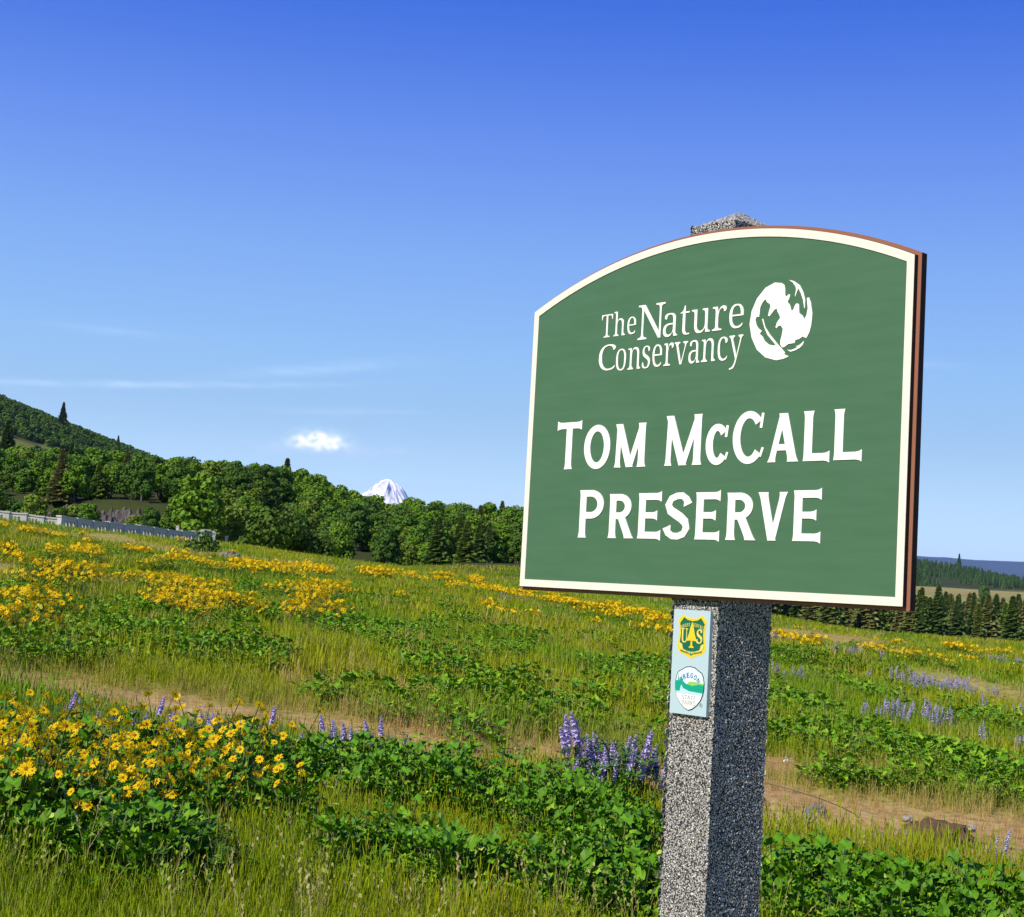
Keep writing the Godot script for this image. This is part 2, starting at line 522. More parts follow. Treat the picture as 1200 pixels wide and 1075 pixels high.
func glyph(ch: String, w: float, h: float) -> MB:
	var b := MB.new()
	rise = 0.0
	var s := 0.0225 * (0.9 + 0.1 * h / 0.118)
	var t := 0.0165
	var f := 0.0036
	match ch:
		"T":
			stroke(b, Vector2(w * 0.5, 0), Vector2(w * 0.5, h - 0.004), s, f, 0)
			stroke(b, Vector2(0, h - t * 0.5), Vector2(w, h - t * 0.5), t, 0.004, 0.004)
		"L":
			stroke(b, Vector2(f + s * 0.5, 0), Vector2(f + s * 0.5, h), s, f * 0.6, f)
			stroke(b, Vector2(s * 0.5, t * 0.5), Vector2(w, t * 0.5), t, 0, 0.005)
		"E":
			stroke(b, Vector2(f + s * 0.5, 0), Vector2(f + s * 0.5, h), s, f * 0.7, f * 0.7)
			stroke(b, Vector2(s * 0.5, t * 0.5), Vector2(w, t * 0.5), t, 0, 0.005)
			stroke(b, Vector2(s * 0.5, h - t * 0.5), Vector2(w, h - t * 0.5), t, 0, 0.005)
			stroke(b, Vector2(s * 0.5, h * 0.51), Vector2(w * 0.84, h * 0.51), t * 0.9, 0, 0.005)
		"M":
			var s1 := s * 0.72
			stroke(b, Vector2(f + s1 * 0.5, 0), Vector2(f + s1 * 0.5 + w * 0.03, h), s1, f, 0.001)
			stroke(b, Vector2(w - f - s * 0.5, 0), Vector2(w - f - s * 0.5, h), s, f, f * 0.6)
			stroke(b, Vector2(f + s * 0.45, h), Vector2(w * 0.5, 0), s, 0, 0, true)
			stroke(b, Vector2(w - f - s * 0.4, h), Vector2(w * 0.5, 0), s * 0.75, 0, 0, true)
		"O":
			bow(b, Vector2(w * 0.5, h * 0.5), w * 0.5, h * 0.5, 0, 360, s, t, 48)
		"C":
			bow(b, Vector2(w * 0.52, h * 0.5), w * 0.52, h * 0.5, 40, 320, s, t, 40)
			stroke(b, Vector2(w * 0.90, h * 0.67), Vector2(w * 0.955, h * 0.95), 0.0075, 0.0, 0.0)
			stroke(b, Vector2(w * 0.90, h * 0.13), Vector2(w * 0.985, h * 0.30), 0.0065, 0.0, 0.0)
		"A":
			stroke(b, Vector2(w * 0.17, 0), Vector2(w * 0.49, h), s * 0.72, f, 0, true)
			stroke(b, Vector2(w * 0.83, 0), Vector2(w * 0.50, h), s * 1.05, f, 0, true)
			stroke(b, Vector2(w * 0.25, h * 0.30), Vector2(w * 0.74, h * 0.30), t * 0.85, 0, 0)
		"V":
			stroke(b, Vector2(w * 0.18, h), Vector2(w * 0.51, 0), s * 1.0, f, 0, true)
			stroke(b, Vector2(w * 0.86, h), Vector2(w * 0.52, 0), s * 0.72, f, 0, true)
		"P", "R":
			stroke(b, Vector2(f + s * 0.5, 0), Vector2(f + s * 0.5, h), s, f, f * 0.7)
			var low := h * (0.40 if ch == "P" else 0.43)
			var rr := (h - low) * 0.5
			var rx := w * (0.52 if ch == "P" else 0.48)
			var cx := w * (1.0 if ch == "P" else 0.93) - rx
			stroke(b, Vector2(s * 0.6, h - t * 0.5), Vector2(cx + 0.001, h - t * 0.5), t, 0, 0)
			stroke(b, Vector2(s * 0.6, low + t * 0.5), Vector2(cx + 0.001, low + t * 0.5), t, 0, 0)
			bow(b, Vector2(cx, low + rr), rx, rr, -90, 90, s, t, 24)
			if ch == "R":
				stroke(b, Vector2(w * 0.50, low + t * 0.6), Vector2(w * 0.87, 0), s, 0, f * 0.8, true)
		"S":
			var c := [[0.90, 0.74], [0.84, 0.86], [0.68, 0.935], [0.46, 0.93], [0.24, 0.87], [0.14, 0.74], [0.22, 0.62], [0.42, 0.545], [0.64, 0.465], [0.82, 0.37], [0.87, 0.25], [0.76, 0.12], [0.54, 0.07], [0.32, 0.075], [0.16, 0.14], [0.10, 0.27]]
			var l := []
			var r := []
			for i in c.size():
				var p := Vector2(c[i][0] * w, c[i][1] * h)
				var a: Array = c[maxi(i - 1, 0)]
				var z: Array = c[mini(i + 1, c.size() - 1)]
				var d := Vector2((z[0] - a[0]) * w, (z[1] - a[1]) * h).normalized()
				var n := Vector2(-d.y, d.x)
				var e := lerpf(s * 1.02, t * 0.95, absf(d.x)) * 0.5
				if i > 5 and i < 10: e = s * 0.5
				if i == 0 or i == c.size() - 1: e = s * 0.62
				l.append(p + n * e)
				r.append(p - n * e)
			strip(b, l, r)
	return b

const CAPS := [["T", 0.117, 0.209, 0.305, 0.121], ["O", 0.221, 0.316, 0.303, 0.112], ["M", 0.333, 0.442, 0.305, 0.108], ["M", 0.506, 0.626, 0.305, 0.120], ["C", 0.638, 0.707, 0.303, 0.096], ["C", 0.721, 0.813, 0.303, 0.121], ["A", 0.822, 0.914, 0.305, 0.109], ["L", 0.925, 0.999, 0.305, 0.110], ["L", 1.008, 1.084, 0.305, 0.110],
	["P", 0.214, 0.304, 0.130, 0.120], ["R", 0.323, 0.408, 0.130, 0.109], ["E", 0.425, 0.504, 0.130, 0.110], ["S", 0.516, 0.598, 0.129, 0.111], ["E", 0.614, 0.692, 0.130, 0.110], ["R", 0.711, 0.796, 0.130, 0.108], ["V", 0.804, 0.890, 0.130, 0.108], ["E", 0.905, 0.983, 0.130, 0.111]]

func word(text: String, serif: bool, bold: bool, x0: float, x1: float, y0: float, y1: float, depth := 0.0018, thin := 0.0) -> ArrayMesh:
	var f := SystemFont.new()
	f.font_names = PackedStringArray(["Droid Serif" if serif else "Droid Sans"])
	f.font_weight = 700 if bold else 400
	var t := TextMesh.new()
	var fv := FontVariation.new()
	fv.base_font = f
	fv.variation_embolden = thin
	t.font = fv
	t.text = text
	t.font_size = 64
	t.pixel_size = 0.01
	t.curve_step = 1.0
	t.depth = 0.1
	var box := t.get_aabb()
	var m := ArrayMesh.new()
	var a := t.surface_get_arrays(0)
	var v: PackedVector3Array = a[Mesh.ARRAY_VERTEX]
	for i in v.size():
		var q := (v[i] - box.position) / box.size
		v[i] = Vector3(lerpf(x0, x1, q.x), lerpf(y0, y1, q.y), q.z * depth)
	var z := []
	z.resize(Mesh.ARRAY_MAX)
	z[Mesh.ARRAY_VERTEX] = v
	z[Mesh.ARRAY_INDEX] = a[Mesh.ARRAY_INDEX]
	m.add_surface_from_arrays(Mesh.PRIMITIVE_TRIANGLES, z)
	return m

func pts(a: Array) -> PackedVector2Array:
	var p := PackedVector2Array()
	var k := 0
	while k < a.size():
		p.append(Vector2(a[k], a[k + 1]))
		k += 2
	return p

# the emblem: traced marks of a round leaf-and-globe device, in units of its radius
const MARK_A := [-0.22, 0.97, -0.00, 0.93, 0.09, 0.87, 0.12, 0.76, 0.13, 0.61, 0.18, 0.56, 0.23, 0.62, 0.29, 0.60, 0.26, 0.50, 0.21, 0.43, 0.30, 0.33, 0.34, 0.21, 0.40, 0.20, 0.46, 0.33, 0.51, 0.36, 0.58, 0.33, 0.60, 0.11, 0.72, 0.02, 0.77, -0.07, 0.83, 0.04, 0.86, 0.20, 0.82, 0.46, 0.88, 0.47, 0.95, 0.33, 1.01, 0.04, 0.99, -0.22, 0.94, -0.40, 0.85, -0.54, 0.73, -0.49, 0.64, -0.54, 0.51, -0.56, 0.49, -0.63, 0.29, -0.64, 0.16, -0.71, 0.10, -0.71, 0.04, -0.64, 0.03, -0.54, 0.07, -0.42, 0.10, -0.24, 0.03, -0.15, -0.06, -0.16, -0.11, -0.21, -0.14, -0.17, -0.10, -0.06, 0.00, 0.05, -0.04, 0.14, -0.09, 0.20, -0.12, 0.29, -0.19, 0.28, -0.27, 0.20, -0.35, 0.12, -0.40, 0.14, -0.38, 0.24, -0.33, 0.37, -0.36, 0.44, -0.44, 0.48, -0.51, 0.58, -0.60, 0.50, -0.67, 0.38, -0.68, 0.24, -0.69, 0.14, -0.78, 0.15, -0.81, 0.07, -0.76, -0.08, -0.68, -0.17, -0.58, -0.23, -0.65, -0.30, -0.55, -0.38, -0.47, -0.50, -0.35, -0.59, -0.23, -0.63, -0.10, -0.64, -0.23, -0.51, -0.39, -0.35, -0.50, -0.16, -0.59, 0.07, -0.56, 0.08, -0.47, -0.15, -0.30, -0.36, -0.14, -0.52, -0.01, -0.65, 0.10, -0.75, 0.20, -0.85, 0.17, -0.88, 0.24, -0.92, 0.33, -0.95, 0.16, -1.00, -0.08, -1.02, -0.43, -0.92, -0.72, -0.70, -0.91, -0.38, -1.00, -0.02, -0.95, 0.31, -0.79, 0.62, -0.52, 0.87]
const MARK_B := [0.23, 0.98, 0.38, 0.94, 0.58, 0.81, 0.70, 0.62, 0.77, 0.42, 0.77, 0.21, 0.75, 0.22, 0.70, 0.43, 0.62, 0.61, 0.54, 0.74, 0.49, 0.64, 0.45, 0.53, 0.44, 0.57, 0.47, 0.70, 0.45, 0.79, 0.36, 0.90]
const MARK_C := [0.26, -0.78, 0.39, -0.80, 0.51, -0.77, 0.59, -0.74, 0.53, -0.71, 0.60, -0.71, 0.69, -0.67, 0.79, -0.60, 0.75, -0.70, 0.65, -0.77, 0.51, -0.82, 0.37, -0.84]

func make_sign() -> void:
	M.cream = mat(lin(0.74, 0.71, 0.63), 0.45, 0.0, false)
	M.white = mat(lin(0.86, 0.86, 0.83), 0.4, 0.0, false)
	M.green = mat(Color.WHITE, 0.42, 0.0, false)
	var gt := noise_tex(0.012, 512, [lin(0.056, 0.138, 0.074), lin(0.062, 0.147, 0.081), lin(0.068, 0.154, 0.089)], 5, 3)
	M.green.albedo_texture = gt
	M.green.uv1_scale = Vector3(0.6, 5.0, 1)
	M.brown = mat(lin(0.27, 0.118, 0.075), 0.55, 0.0, false)
	M.concrete = mat(lin(0.07, 0.07, 0.072), 0.95, 0.0, false)
	M.concrete.uv1_triplanar = true
	M.concrete.uv1_scale = Vector3.ONE * 9.0
	M.concrete.albedo_texture = noise_tex(0.05, 256, [Color(0.5, 0.5, 0.5), Color(1, 1, 1)], 4, 8)
	var b := Basis(Vector3.UP, SIGN_TURN)
	var gy := ground(SIGN_AT.x + b.x.x * 0.6 - b.z.x * 0.125, -(SIGN_AT.z + b.x.z * 0.6 - b.z.z * 0.125))
	var base := SIGN_AT + b.x * 0.6 - b.z * 0.127
	base.y = gy
	var r := root("preserve_sign", base, "green board sign with white lettering and arched top on a square concrete post", "sign")
	r.basis = b
	# own axes: u along the board from its middle, v up from the ground, w towards the reader
	var o := Transform3D(Basis(), Vector3(-0.6, SIGN_AT.y - gy, 0.127))
	# post: front face 32 mm behind the board's face
	var hx := 0.0685
	var z1 := 0.127 - 0.032
	var z0 := z1 - 0.19
	var top := SIGN_AT.y - gy + 0.889
	var pb := MB.new()
	var e := 0.004
	var ringp := [Vector2(-hx + e, z1), Vector2(hx - e, z1), Vector2(hx, z1 - e), Vector2(hx, z0 + e), Vector2(hx - e, z0), Vector2(-hx + e, z0), Vector2(-hx, z0 + e), Vector2(-hx, z1 - e)]
	var apex := Vector3(0, top + 0.047, (z0 + z1) * 0.5)
	for i in 8:
		var p: Vector2 = ringp[i]
		var q: Vector2 = ringp[(i + 1) % 8]
		pb.quad(Vector3(p.x, -0.4, p.y), Vector3(q.x, -0.4, q.y), Vector3(q.x, top, q.y), Vector3(p.x, top, p.y))
		pb.tri(Vector3(p.x, top, p.y), Vector3(q.x, top, q.y), apex)
	var post := part("concrete_post", pb.mesh(M.concrete), r)
	# exposed pebbles of the washed concrete
	var peb := MB.new()
	var pv := []
	for k in 3:
		for i in 6:
			var el: float = [-0.1, 0.45, 0.85][k]
			var rr := sqrt(1.0 - el * el)
			pv.append(Vector3(cos(TAU * (i + 0.5 * k) / 6) * rr, el, sin(TAU * (i + 0.5 * k) / 6) * rr))
	for k in 2:
		for i in 6:
			peb.quad(pv[k * 6 + i], pv[k * 6 + (i + 1) % 6], pv[k * 6 + 6 + (i + 1) % 6], pv[k * 6 + 6 + i])
	for i in 4: peb.tri(pv[12], pv[13 + i], pv[14 + i])
	var places := []
	var tints := []
	var faces := [[Vector3(-hx, 0, z1), Vector3.RIGHT, Vector3.BACK, 2 * hx, 1], [Vector3(hx, 0, z1), Vector3.FORWARD, Vector3.RIGHT, 0.19, 1], [Vector3(hx, 0, z0), Vector3.LEFT, Vector3.FORWARD, 2 * hx, 0], [Vector3(-hx, 0, z0), Vector3.BACK, Vector3.LEFT, 0.19, 0]]
	for f in faces:
		var step := 0.0037 if f[4] else 0.011
		var y := -0.05
		while y < top:
			var x := 0.0
			while x < f[3]:
				var p: Vector3 = f[0] + f[1] * (x + rng.randf_range(0, step)) + Vector3.UP * (y + rng.randf_range(0, step))
				places.append(pebble_at(p, f[2], step))
				tints.append(pebble_tone())
				x += step
			y += step
	for i in 8:
		var p: Vector2 = ringp[i]
		var q: Vector2 = ringp[(i + 1) % 8]
		var a3 := Vector3(p.x, top, p.y)
		var c3 := Vector3(q.x, top, q.y)
		var nn := (c3 - a3).cross(apex - a3).normalized()
		if nn.y < 0: nn = -nn
		for k in (1100 if i % 2 == 0 else 12):
			var s := sqrt(rng.randf())
			var w := rng.randf()
			places.append(pebble_at(apex * (1.0 - s) + a3 * s * (1.0 - w) + c3 * s * w, nn, 0.004))
			tints.append(pebble_tone())
	var pm := mat(Color.WHITE, 0.55)
	many("pebbles", peb.mesh(pm), places, tints, "", "", post)

	# board: brown backing, cream rimmed face with a green field sunk 2 mm, raised lettering
	M.dark = mat(lin(0.030, 0.016, 0.014), 0.7, 0.0, false)  # brown with the shade of the board sides put into its colour
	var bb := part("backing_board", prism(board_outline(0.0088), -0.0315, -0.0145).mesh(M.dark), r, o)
	part("brown_margin", prism(board_outline(0.0092), -0.0145, -0.0125).mesh(M.brown), bb)
	var face := part("face_board", prism(board_outline(-0.0182), -0.011, -0.0022, MB.new(), true).mesh(M.green), r, o)
	part("cream_border", ring(board_outline(0.0), board_outline(-0.0184), -0.011, 0.0).mesh(M.cream), face)
	part("painted_shade_edge", ring(board_outline(0.0007), board_outline(-0.0004), -0.0118, -0.0012).mesh(M.dark), face)  # added ring: shade on the side of the border, painted near-black
	var at := Transform3D(Basis(), Vector3(0, 0, -0.0022))
	for c in CAPS:
		part("letter", glyph(c[0], c[2] - c[1], c[4]).mesh(M.white), face, at.translated(Vector3(c[1], c[3], 0)))
	part("lettering", word("The", true, false, 0.263, 0.386, 0.637, 0.699, 0.0018, -0.3), face, at, M.white)
	part("lettering", word("N", true, false, 0.394, 0.485, 0.620, 0.706, 0.0018, -0.3), face, at, M.white)
	part("lettering", word("ature", true, false, 0.481, 0.737, 0.619, 0.690, 0.0018, -0.3), face, at, M.white)
	part("lettering", word("C", true, false, 0.259, 0.318, 0.552, 0.618, 0.0018, -0.3), face, at, M.white)
	part("lettering", word("onservancy", true, false, 0.322, 0.739, 0.524, 0.604, 0.0018, -0.3), face, at, M.white)
	make_emblem(face, at)
	make_plate(r, o)

func pebble_at(p: Vector3, n: Vector3, step: float) -> Transform3D:
	var t := (n.cross(Vector3(rng.randf_range(-1, 1), rng.randf_range(-1, 1), rng.randf_range(-1, 1)))).normalized()
	var big := rng.randf() < 0.04
	var s := step * (rng.randf_range(0.7, 0.95) if big else rng.randf_range(0.38, 0.72))
	var tilt := (n + t * rng.randf_range(-0.35, 0.35)).normalized()
	t = (t - tilt * t.dot(tilt)).normalized()
	return Transform3D(Basis(t * s * rng.randf_range(0.8, 1.4), tilt * s * (0.85 if big else rng.randf_range(0.4, 0.7)), t.cross(tilt) * s), p - n * s * 0.2)

func pebble_tone() -> Color:
	var k := rng.randf()
	if k < 0.14: return Color(0.66, 0.65, 0.62)
	if k < 0.165: return Color(0.46, 0.38, 0.29)
	if k < 0.34: return Color(0.05, 0.05, 0.052)
	var g := rng.randf_range(0.30, 0.44)
	return Color(g, g * 0.99, g * 0.97)

func make_emblem(face: Node3D, at: Transform3D) -> void:
	var b := MB.new()
	for m in [MARK_A, MARK_B, MARK_C]:
		var p := pts(m)
		for i in p.size(): p[i] = Vector2(0.8463, 0.6269) + p[i] * 0.0899
		prism(p, 0.0, 0.0016, b)
	part("emblem", b.mesh(M.white), face, at)

# small printed plate with two agency shields
func make_plate(r: Node3D, o: Transform3D) -> void:
	var plate_m := mat(lin(0.42, 0.56, 0.62), 0.35, 0.0, false)
	var bx := MB.new()
	bx.box(Vector3(0.5425, -0.2775, -0.0318), Vector3(0.6585, -0.0345, -0.0210))
	var plate := part("badge_plate", bx.mesh(plate_m), r, o)
	var yellow := mat(lin(0.72, 0.55, 0.03), 0.4, 0.0, false)
	var pine := mat(lin(0.012, 0.13, 0.065), 0.4, 0.0, false)
	var gold := mat(lin(0.66, 0.58, 0.16), 0.4, 0.0, false)
	var ink := mat(lin(0.02, 0.03, 0.06), 0.4, 0.0, false)
	var white := mat(lin(0.80, 0.82, 0.82), 0.4, 0.0, false)
	var blue := mat(lin(0.02, 0.14, 0.34), 0.4, 0.0, false)
	var sky := mat(lin(0.45, 0.66, 0.78), 0.4, 0.0, false)
	var teal := mat(lin(0.01, 0.33, 0.22), 0.4, 0.0, false)
	var lime := mat(lin(0.25, 0.55, 0.12), 0.4, 0.0, false)
	var grey := mat(lin(0.24, 0.26, 0.28), 0.4, 0.0, false)
	var z := -0.0210
	var c := Vector2(0.6035, -0.0955)
	var sh := func(k: float) -> PackedVector2Array:
		var half := [Vector2(0.0, 0.041), Vector2(0.018, 0.0435), Vector2(0.031, 0.0505), Vector2(0.038, 0.043), Vector2(0.0455, 0.034), Vector2(0.042, 0.022), Vector2(0.0405, 0.006), Vector2(0.0435, -0.014), Vector2(0.0455, -0.030), Vector2(0.036, -0.040), Vector2(0.020, -0.0445), Vector2(0.007, -0.0485), Vector2(0.0, -0.053)]
		var p := PackedVector2Array()
		for q in half: p.append(c + Vector2(q.x * k, q.y * k))
		for i in range(half.size() - 2, 0, -1): p.append(c + Vector2(-half[i].x * k, half[i].y * k))
		return p
	part("shield", prism((sh as Callable).call(1.0), z, z + 0.0004).mesh(yellow), plate)
	part("shield_field", prism((sh as Callable).call(0.86), z, z + 0.0007).mesh(pine), plate)
	# lower golden band, then the tree
	var band := MB.new()
	var up := [Vector2(-0.0375, -0.016), Vector2(-0.030, -0.019), Vector2(-0.026, -0.031), Vector2(-0.012, -0.035), Vector2(0, -0.036), Vector2(0.012, -0.035), Vector2(0.026, -0.031), Vector2(0.030, -0.019), Vector2(0.0375, -0.016)]
	var dn := [Vector2(-0.0385, -0.018), Vector2(-0.0385, -0.026), Vector2(-0.030, -0.0345), Vector2(-0.013, -0.039), Vector2(0, -0.0415), Vector2(0.013, -0.039), Vector2(0.030, -0.0345), Vector2(0.0385, -0.026), Vector2(0.0385, -0.018)]
	for i in 8:
		var a: Vector2 = c + up[i]
		var d: Vector2 = c + up[i + 1]
		var e: Vector2 = c + dn[i + 1]
		var f: Vector2 = c + dn[i]
		band.quad(Vector3(a.x, a.y, z + 0.0009), Vector3(d.x, d.y, z + 0.0009), Vector3(e.x, e.y, z + 0.0009), Vector3(f.x, f.y, z + 0.0009))
	part("gold_band", band.mesh(gold), plate)
	var tree := PackedVector2Array()
	for q in [[0, 0.034], [0.006, 0.018], [0.009, 0.006], [0.015, -0.008], [0.0155, -0.0115], [0.0045, -0.010], [0.0025, -0.010], [0.003, -0.022], [0.008, -0.0255], [0.008, -0.027], [-0.008, -0.027], [-0.008, -0.0255], [-0.003, -0.022], [-0.0025, -0.010], [-0.0045, -0.010], [-0.0155, -0.0115], [-0.015, -0.008], [-0.009, 0.006], [-0.006, 0.018]]:
		tree.append(c + Vector2(q[0], q[1]))
	part("shield_tree", prism(tree, z, z + 0.0012).mesh(yellow), plate)
	var bk := Transform3D(Basis(), Vector3(0, 0, z + 0.0007))
	part("shield_letter", word("U", true, true, c.x - 0.0345, c.x - 0.0125, c.y - 0.016, c.y + 0.0175, 0.0004), plate, bk, gold)
	part("shield_letter", word("S", true, true, c.x + 0.0145, c.x + 0.0335, c.y - 0.016, c.y + 0.0175, 0.0004), plate, bk, gold)
	arc_text(plate, "FOREST SERVICE", c + Vector2(0, -0.062), 0.089, 25.0, 0.0078, 0.0045, gold, bk, true)
	arc_text(plate, "DEPARTMENT OF AGRICULTURE", c + Vector2(0, 0.075), -0.1142, 16.5, 0.0042, 0.0025, pine, Transform3D(Basis(), Vector3(0, 0, z + 0.0009)), true)
	# second badge
	var k := Vector2(0.6035, -0.2130)
	var oval := func(s: float) -> PackedVector2Array:
		var half := [Vector2(0.0, 0.0480), Vector2(0.015, 0.0458), Vector2(0.0285, 0.0385), Vector2(0.0375, 0.0345), Vector2(0.0425, 0.026), Vector2(0.0462, 0.012), Vector2(0.0465, -0.002), Vector2(0.0435, -0.016), Vector2(0.037, -0.030), Vector2(0.026, -0.042), Vector2(0.012, -0.0515), Vector2(0.0, -0.0555)]
		var p := PackedVector2Array()
		for q in half: p.append(k + q * s)
		for i in range(half.size() - 2, 0, -1): p.append(k + Vector2(-half[i].x, half[i].y) * s)
		return p
	part("oval_rim", prism((oval as Callable).call(1.0), z, z + 0.0004).mesh(ink), plate)
	var inner: PackedVector2Array = (oval as Callable).call(0.955)
	part("oval_field", prism(inner, z, z + 0.0007).mesh(white), plate)
	var cut := func(shape: Array, h: float, m: Material, called: String) -> void:
		var p := PackedVector2Array()
		for q in shape: p.append(k + Vector2(q[0], q[1]))
		for q in Geometry2D.intersect_polygons(p, inner):
			part(called, prism(q, z, z + h).mesh(m), plate)
	(cut as Callable).call([[-0.06, 0.06], [-0.06, 0.0], [0.06, 0.0], [0.06, 0.06]], 0.0009, mat(lin(0.62, 0.76, 0.84), 0.4, 0.0, false), "pale_sky")
	(cut as Callable).call([[-0.016, 0.006], [0.004, 0.021], [0.010, 0.0255], [0.016, 0.020], [0.032, 0.008], [0.03, 0.004]], 0.0011, white, "snow_peak")
	(cut as Callable).call([[-0.012, 0.004], [0.0, 0.013], [0.018, 0.013], [0.06, 0.009], [0.06, 0.0], [-0.012, 0.0]], 0.0013, lime, "green_hill")
	(cut as Callable).call([[-0.06, -0.012], [-0.06, 0.012], [-0.037, 0.013], [-0.036, 0.028], [-0.033, 0.014], [-0.029, 0.014], [-0.027, 0.025], [-0.023, 0.013], [-0.010, 0.006], [0.010, 0.003], [0.03, 0.008], [0.06, 0.005], [0.06, -0.014]], 0.0015, teal, "teal_hills")
	(cut as Callable).call([[-0.026, 0.004], [-0.020, -0.004], [0.0, -0.010], [0.06, -0.0125], [0.06, -0.018], [-0.06, -0.016], [-0.06, -0.0125], [-0.030, -0.0115]], 0.0017, sky, "river")
	(cut as Callable).call([[-0.06, -0.0165], [0.06, -0.0180], [0.06, -0.07], [-0.06, -0.07]], 0.0019, white, "white_field")
	arc_text(plate, "OREGON", k + Vector2(0, -0.010), 0.037, 46.0, 0.0118, 0.0085, blue, Transform3D(Basis(), Vector3(0, 0, z + 0.0009)), false)
	var w := Transform3D(Basis(), Vector3(0, 0, z + 0.0019))
	part("badge_lettering", word("STATE", false, false, k.x - 0.021, k.x + 0.022, k.y - 0.0290, k.y - 0.0195, 0.0003), plate, w, grey)
	part("badge_lettering", word("PARKS", false, false, k.x - 0.021, k.x + 0.022, k.y - 0.0415, k.y - 0.0315, 0.0003), plate, w, grey)
	part("badge_lettering", word("R", false, false, 0.6400, 0.6430, -0.2545, -0.2500, 0.0003), plate, Transform3D(Basis(), Vector3(0, 0, z)), ink)
	var rg := MB.new()
	for i in 16:
		var a := TAU * i / 16
		var d := TAU * (i + 1) / 16
		var q := Vector3(0.6415, -0.25225, z + 0.0004)
		rg.quad(q + Vector3(cos(a), sin(a), 0) * 0.0046, q + Vector3(cos(d), sin(d), 0) * 0.0046, q + Vector3(cos(d), sin(d), 0) * 0.0038, q + Vector3(cos(a), sin(a), 0) * 0.0038)
	part("registered_ring", rg.mesh(ink), plate)

# letters set round an arc of radius r about c (r negative: hanging below c), spread over +-half degrees
func arc_text(parent: Node3D, text: String, c: Vector2, r: float, half: float, h: float, w: float, m: Material, at: Transform3D, serif: bool) -> void:
	for i in text.length():
		if text[i] == " ": continue
		var a := deg_to_rad(lerpf(-half, half, float(i) / (text.length() - 1)))
		if r < 0: a = -a
		var p := c + Vector2(sin(a), cos(a)) * r
		var g := word(text[i], serif, true, -w * 0.5, w * 0.5, -h * 0.5, h * 0.5, 0.0003)
		part("arc_letter", g, parent, at * Transform3D(Basis(Vector3.BACK, -a), Vector3(p.x, p.y, 0)), m)

# ---------------------------------------------------------------- plants
func shade(c: Color, k: float) -> Color:
	return Color(c.r * k, c.g * k, c.b * k)

# one arrow-shaped leaf on its stalk: rises from the crown of the plant leaning by lean, blade of length bl
func balsam_leaf(b: MB, lean: float, stalk: float, bl: float, bw: float, droop: float, rich: bool) -> void:
	var tone := 1.0 + rng.randf_range(-0.18, 0.22)
	var col := (Color(0.07, 0.20, 0.006) if rich else Color(0.095, 0.26, 0.006)).lerp(Color(0.125, 0.29, 0.010) if rich else Color(0.24, 0.39, 0.018), pow(rng.randf(), 2.2))
	if not rich and rng.randf() < 0.03: col = Color(0.36, 0.50, 0.07)
	col = shade(col, tone)
	var dir := Vector3(sin(lean), cos(lean), 0)
	var p := dir * stalk
	if rich: b.tube(Vector3.ZERO, p, 0.004, 0.003, 3, Color(0.12, 0.17, 0.04))
	else: b.quad(Vector3(0, 0, -0.003), Vector3(0, 0, 0.003), p + Vector3(0, 0, 0.003), p - Vector3(0, 0, 0.003), Color(0.12, 0.17, 0.04))
	# blade runs on from the stalk, bending over
	var f := Vector3(sin(lean + 0.5), cos(lean + 0.5), 0)
	var g := Vector3(sin(lean + 0.5 + droop), cos(lean + 0.5 + droop), 0)
	var prof := [[-0.16, 0.30], [0.0, 0.46], [0.22, 0.50], [0.5, 0.36], [0.78, 0.17], [1.0, 0.0]] if rich else [[-0.1, 0.34], [0.2, 0.5], [0.6, 0.3], [1.0, 0.0]]
	var mid := []
	var lft := []
	var rgt := []
	for q in prof:
		var t: float = q[0]
		var c := p + (f * t + (g - f) * t * t * 0.5) * bl if t > 0 else p + f * t * bl
		var up := f.lerp(g, clampf(t, 0, 1)).cross(Vector3(0, 0, 1))
		var wv := 0.012 * sin(t * 9.0 + lean * 30.0)
		mid.append(c)
		lft.append(c + Vector3(0, 0, q[1] * bw) - up * (0.28 * q[1] * bw + wv))
		rgt.append(c - Vector3(0, 0, q[1] * bw) - up * (0.28 * q[1] * bw - wv))
	mid[0] = p
	for i in prof.size() - 1:
		b.quad(mid[i], mid[i + 1], lft[i + 1], lft[i], col)
		b.quad(mid[i], rgt[i], rgt[i + 1], mid[i + 1], shade(col, 0.94))

# a yellow daisy head on a stalk
func daisy(b: MB, s: MB, h: float, lean: float, petals: int, rad: float) -> void:
	var top := Vector3(sin(lean) * h, cos(lean) * h, 0)
	s.tube(Vector3.ZERO, top, 0.0035, 0.003, 3, Color(0.14, 0.18, 0.05))
	var up := Vector3(sin(lean + 0.6), cos(lean + 0.6), 0)
	var u := up.cross(Vector3.BACK).normalized()
	var w := up.cross(u)
	for i in petals:
		var a := TAU * (i + rng.randf_range(-0.25, 0.25)) / petals
		var o := u * cos(a) + w * sin(a)
		var t := (u * -sin(a) + w * cos(a)) * rad * (0.21 if petals > 8 else 0.36)
		var col := shade(Color(0.92, 0.72, 0.010).lerp(Color(0.88, 0.57, 0.006), rng.randf()), rng.randf_range(0.85, 1.08))
		var r := rad * rng.randf_range(0.85, 1.08)
		var k := up * rad * rng.randf_range(0.0, 0.22)
		b.quad(top + o * rad * 0.15, top + o * r * 0.6 + t + k, top + o * r + k * 0.6, top + o * r * 0.6 - t + k, col)
	var q := rad * 0.26
	for i in 6:
		var a := TAU * i / 6
		var e := TAU * (i + 1) / 6
		b.tri(top + (u * cos(a) + w * sin(a)) * q + up * 0.003, top + (u * cos(e) + w * sin(e)) * q + up * 0.003, top + up * q * 0.7, Color(0.36, 0.14, 0.012))

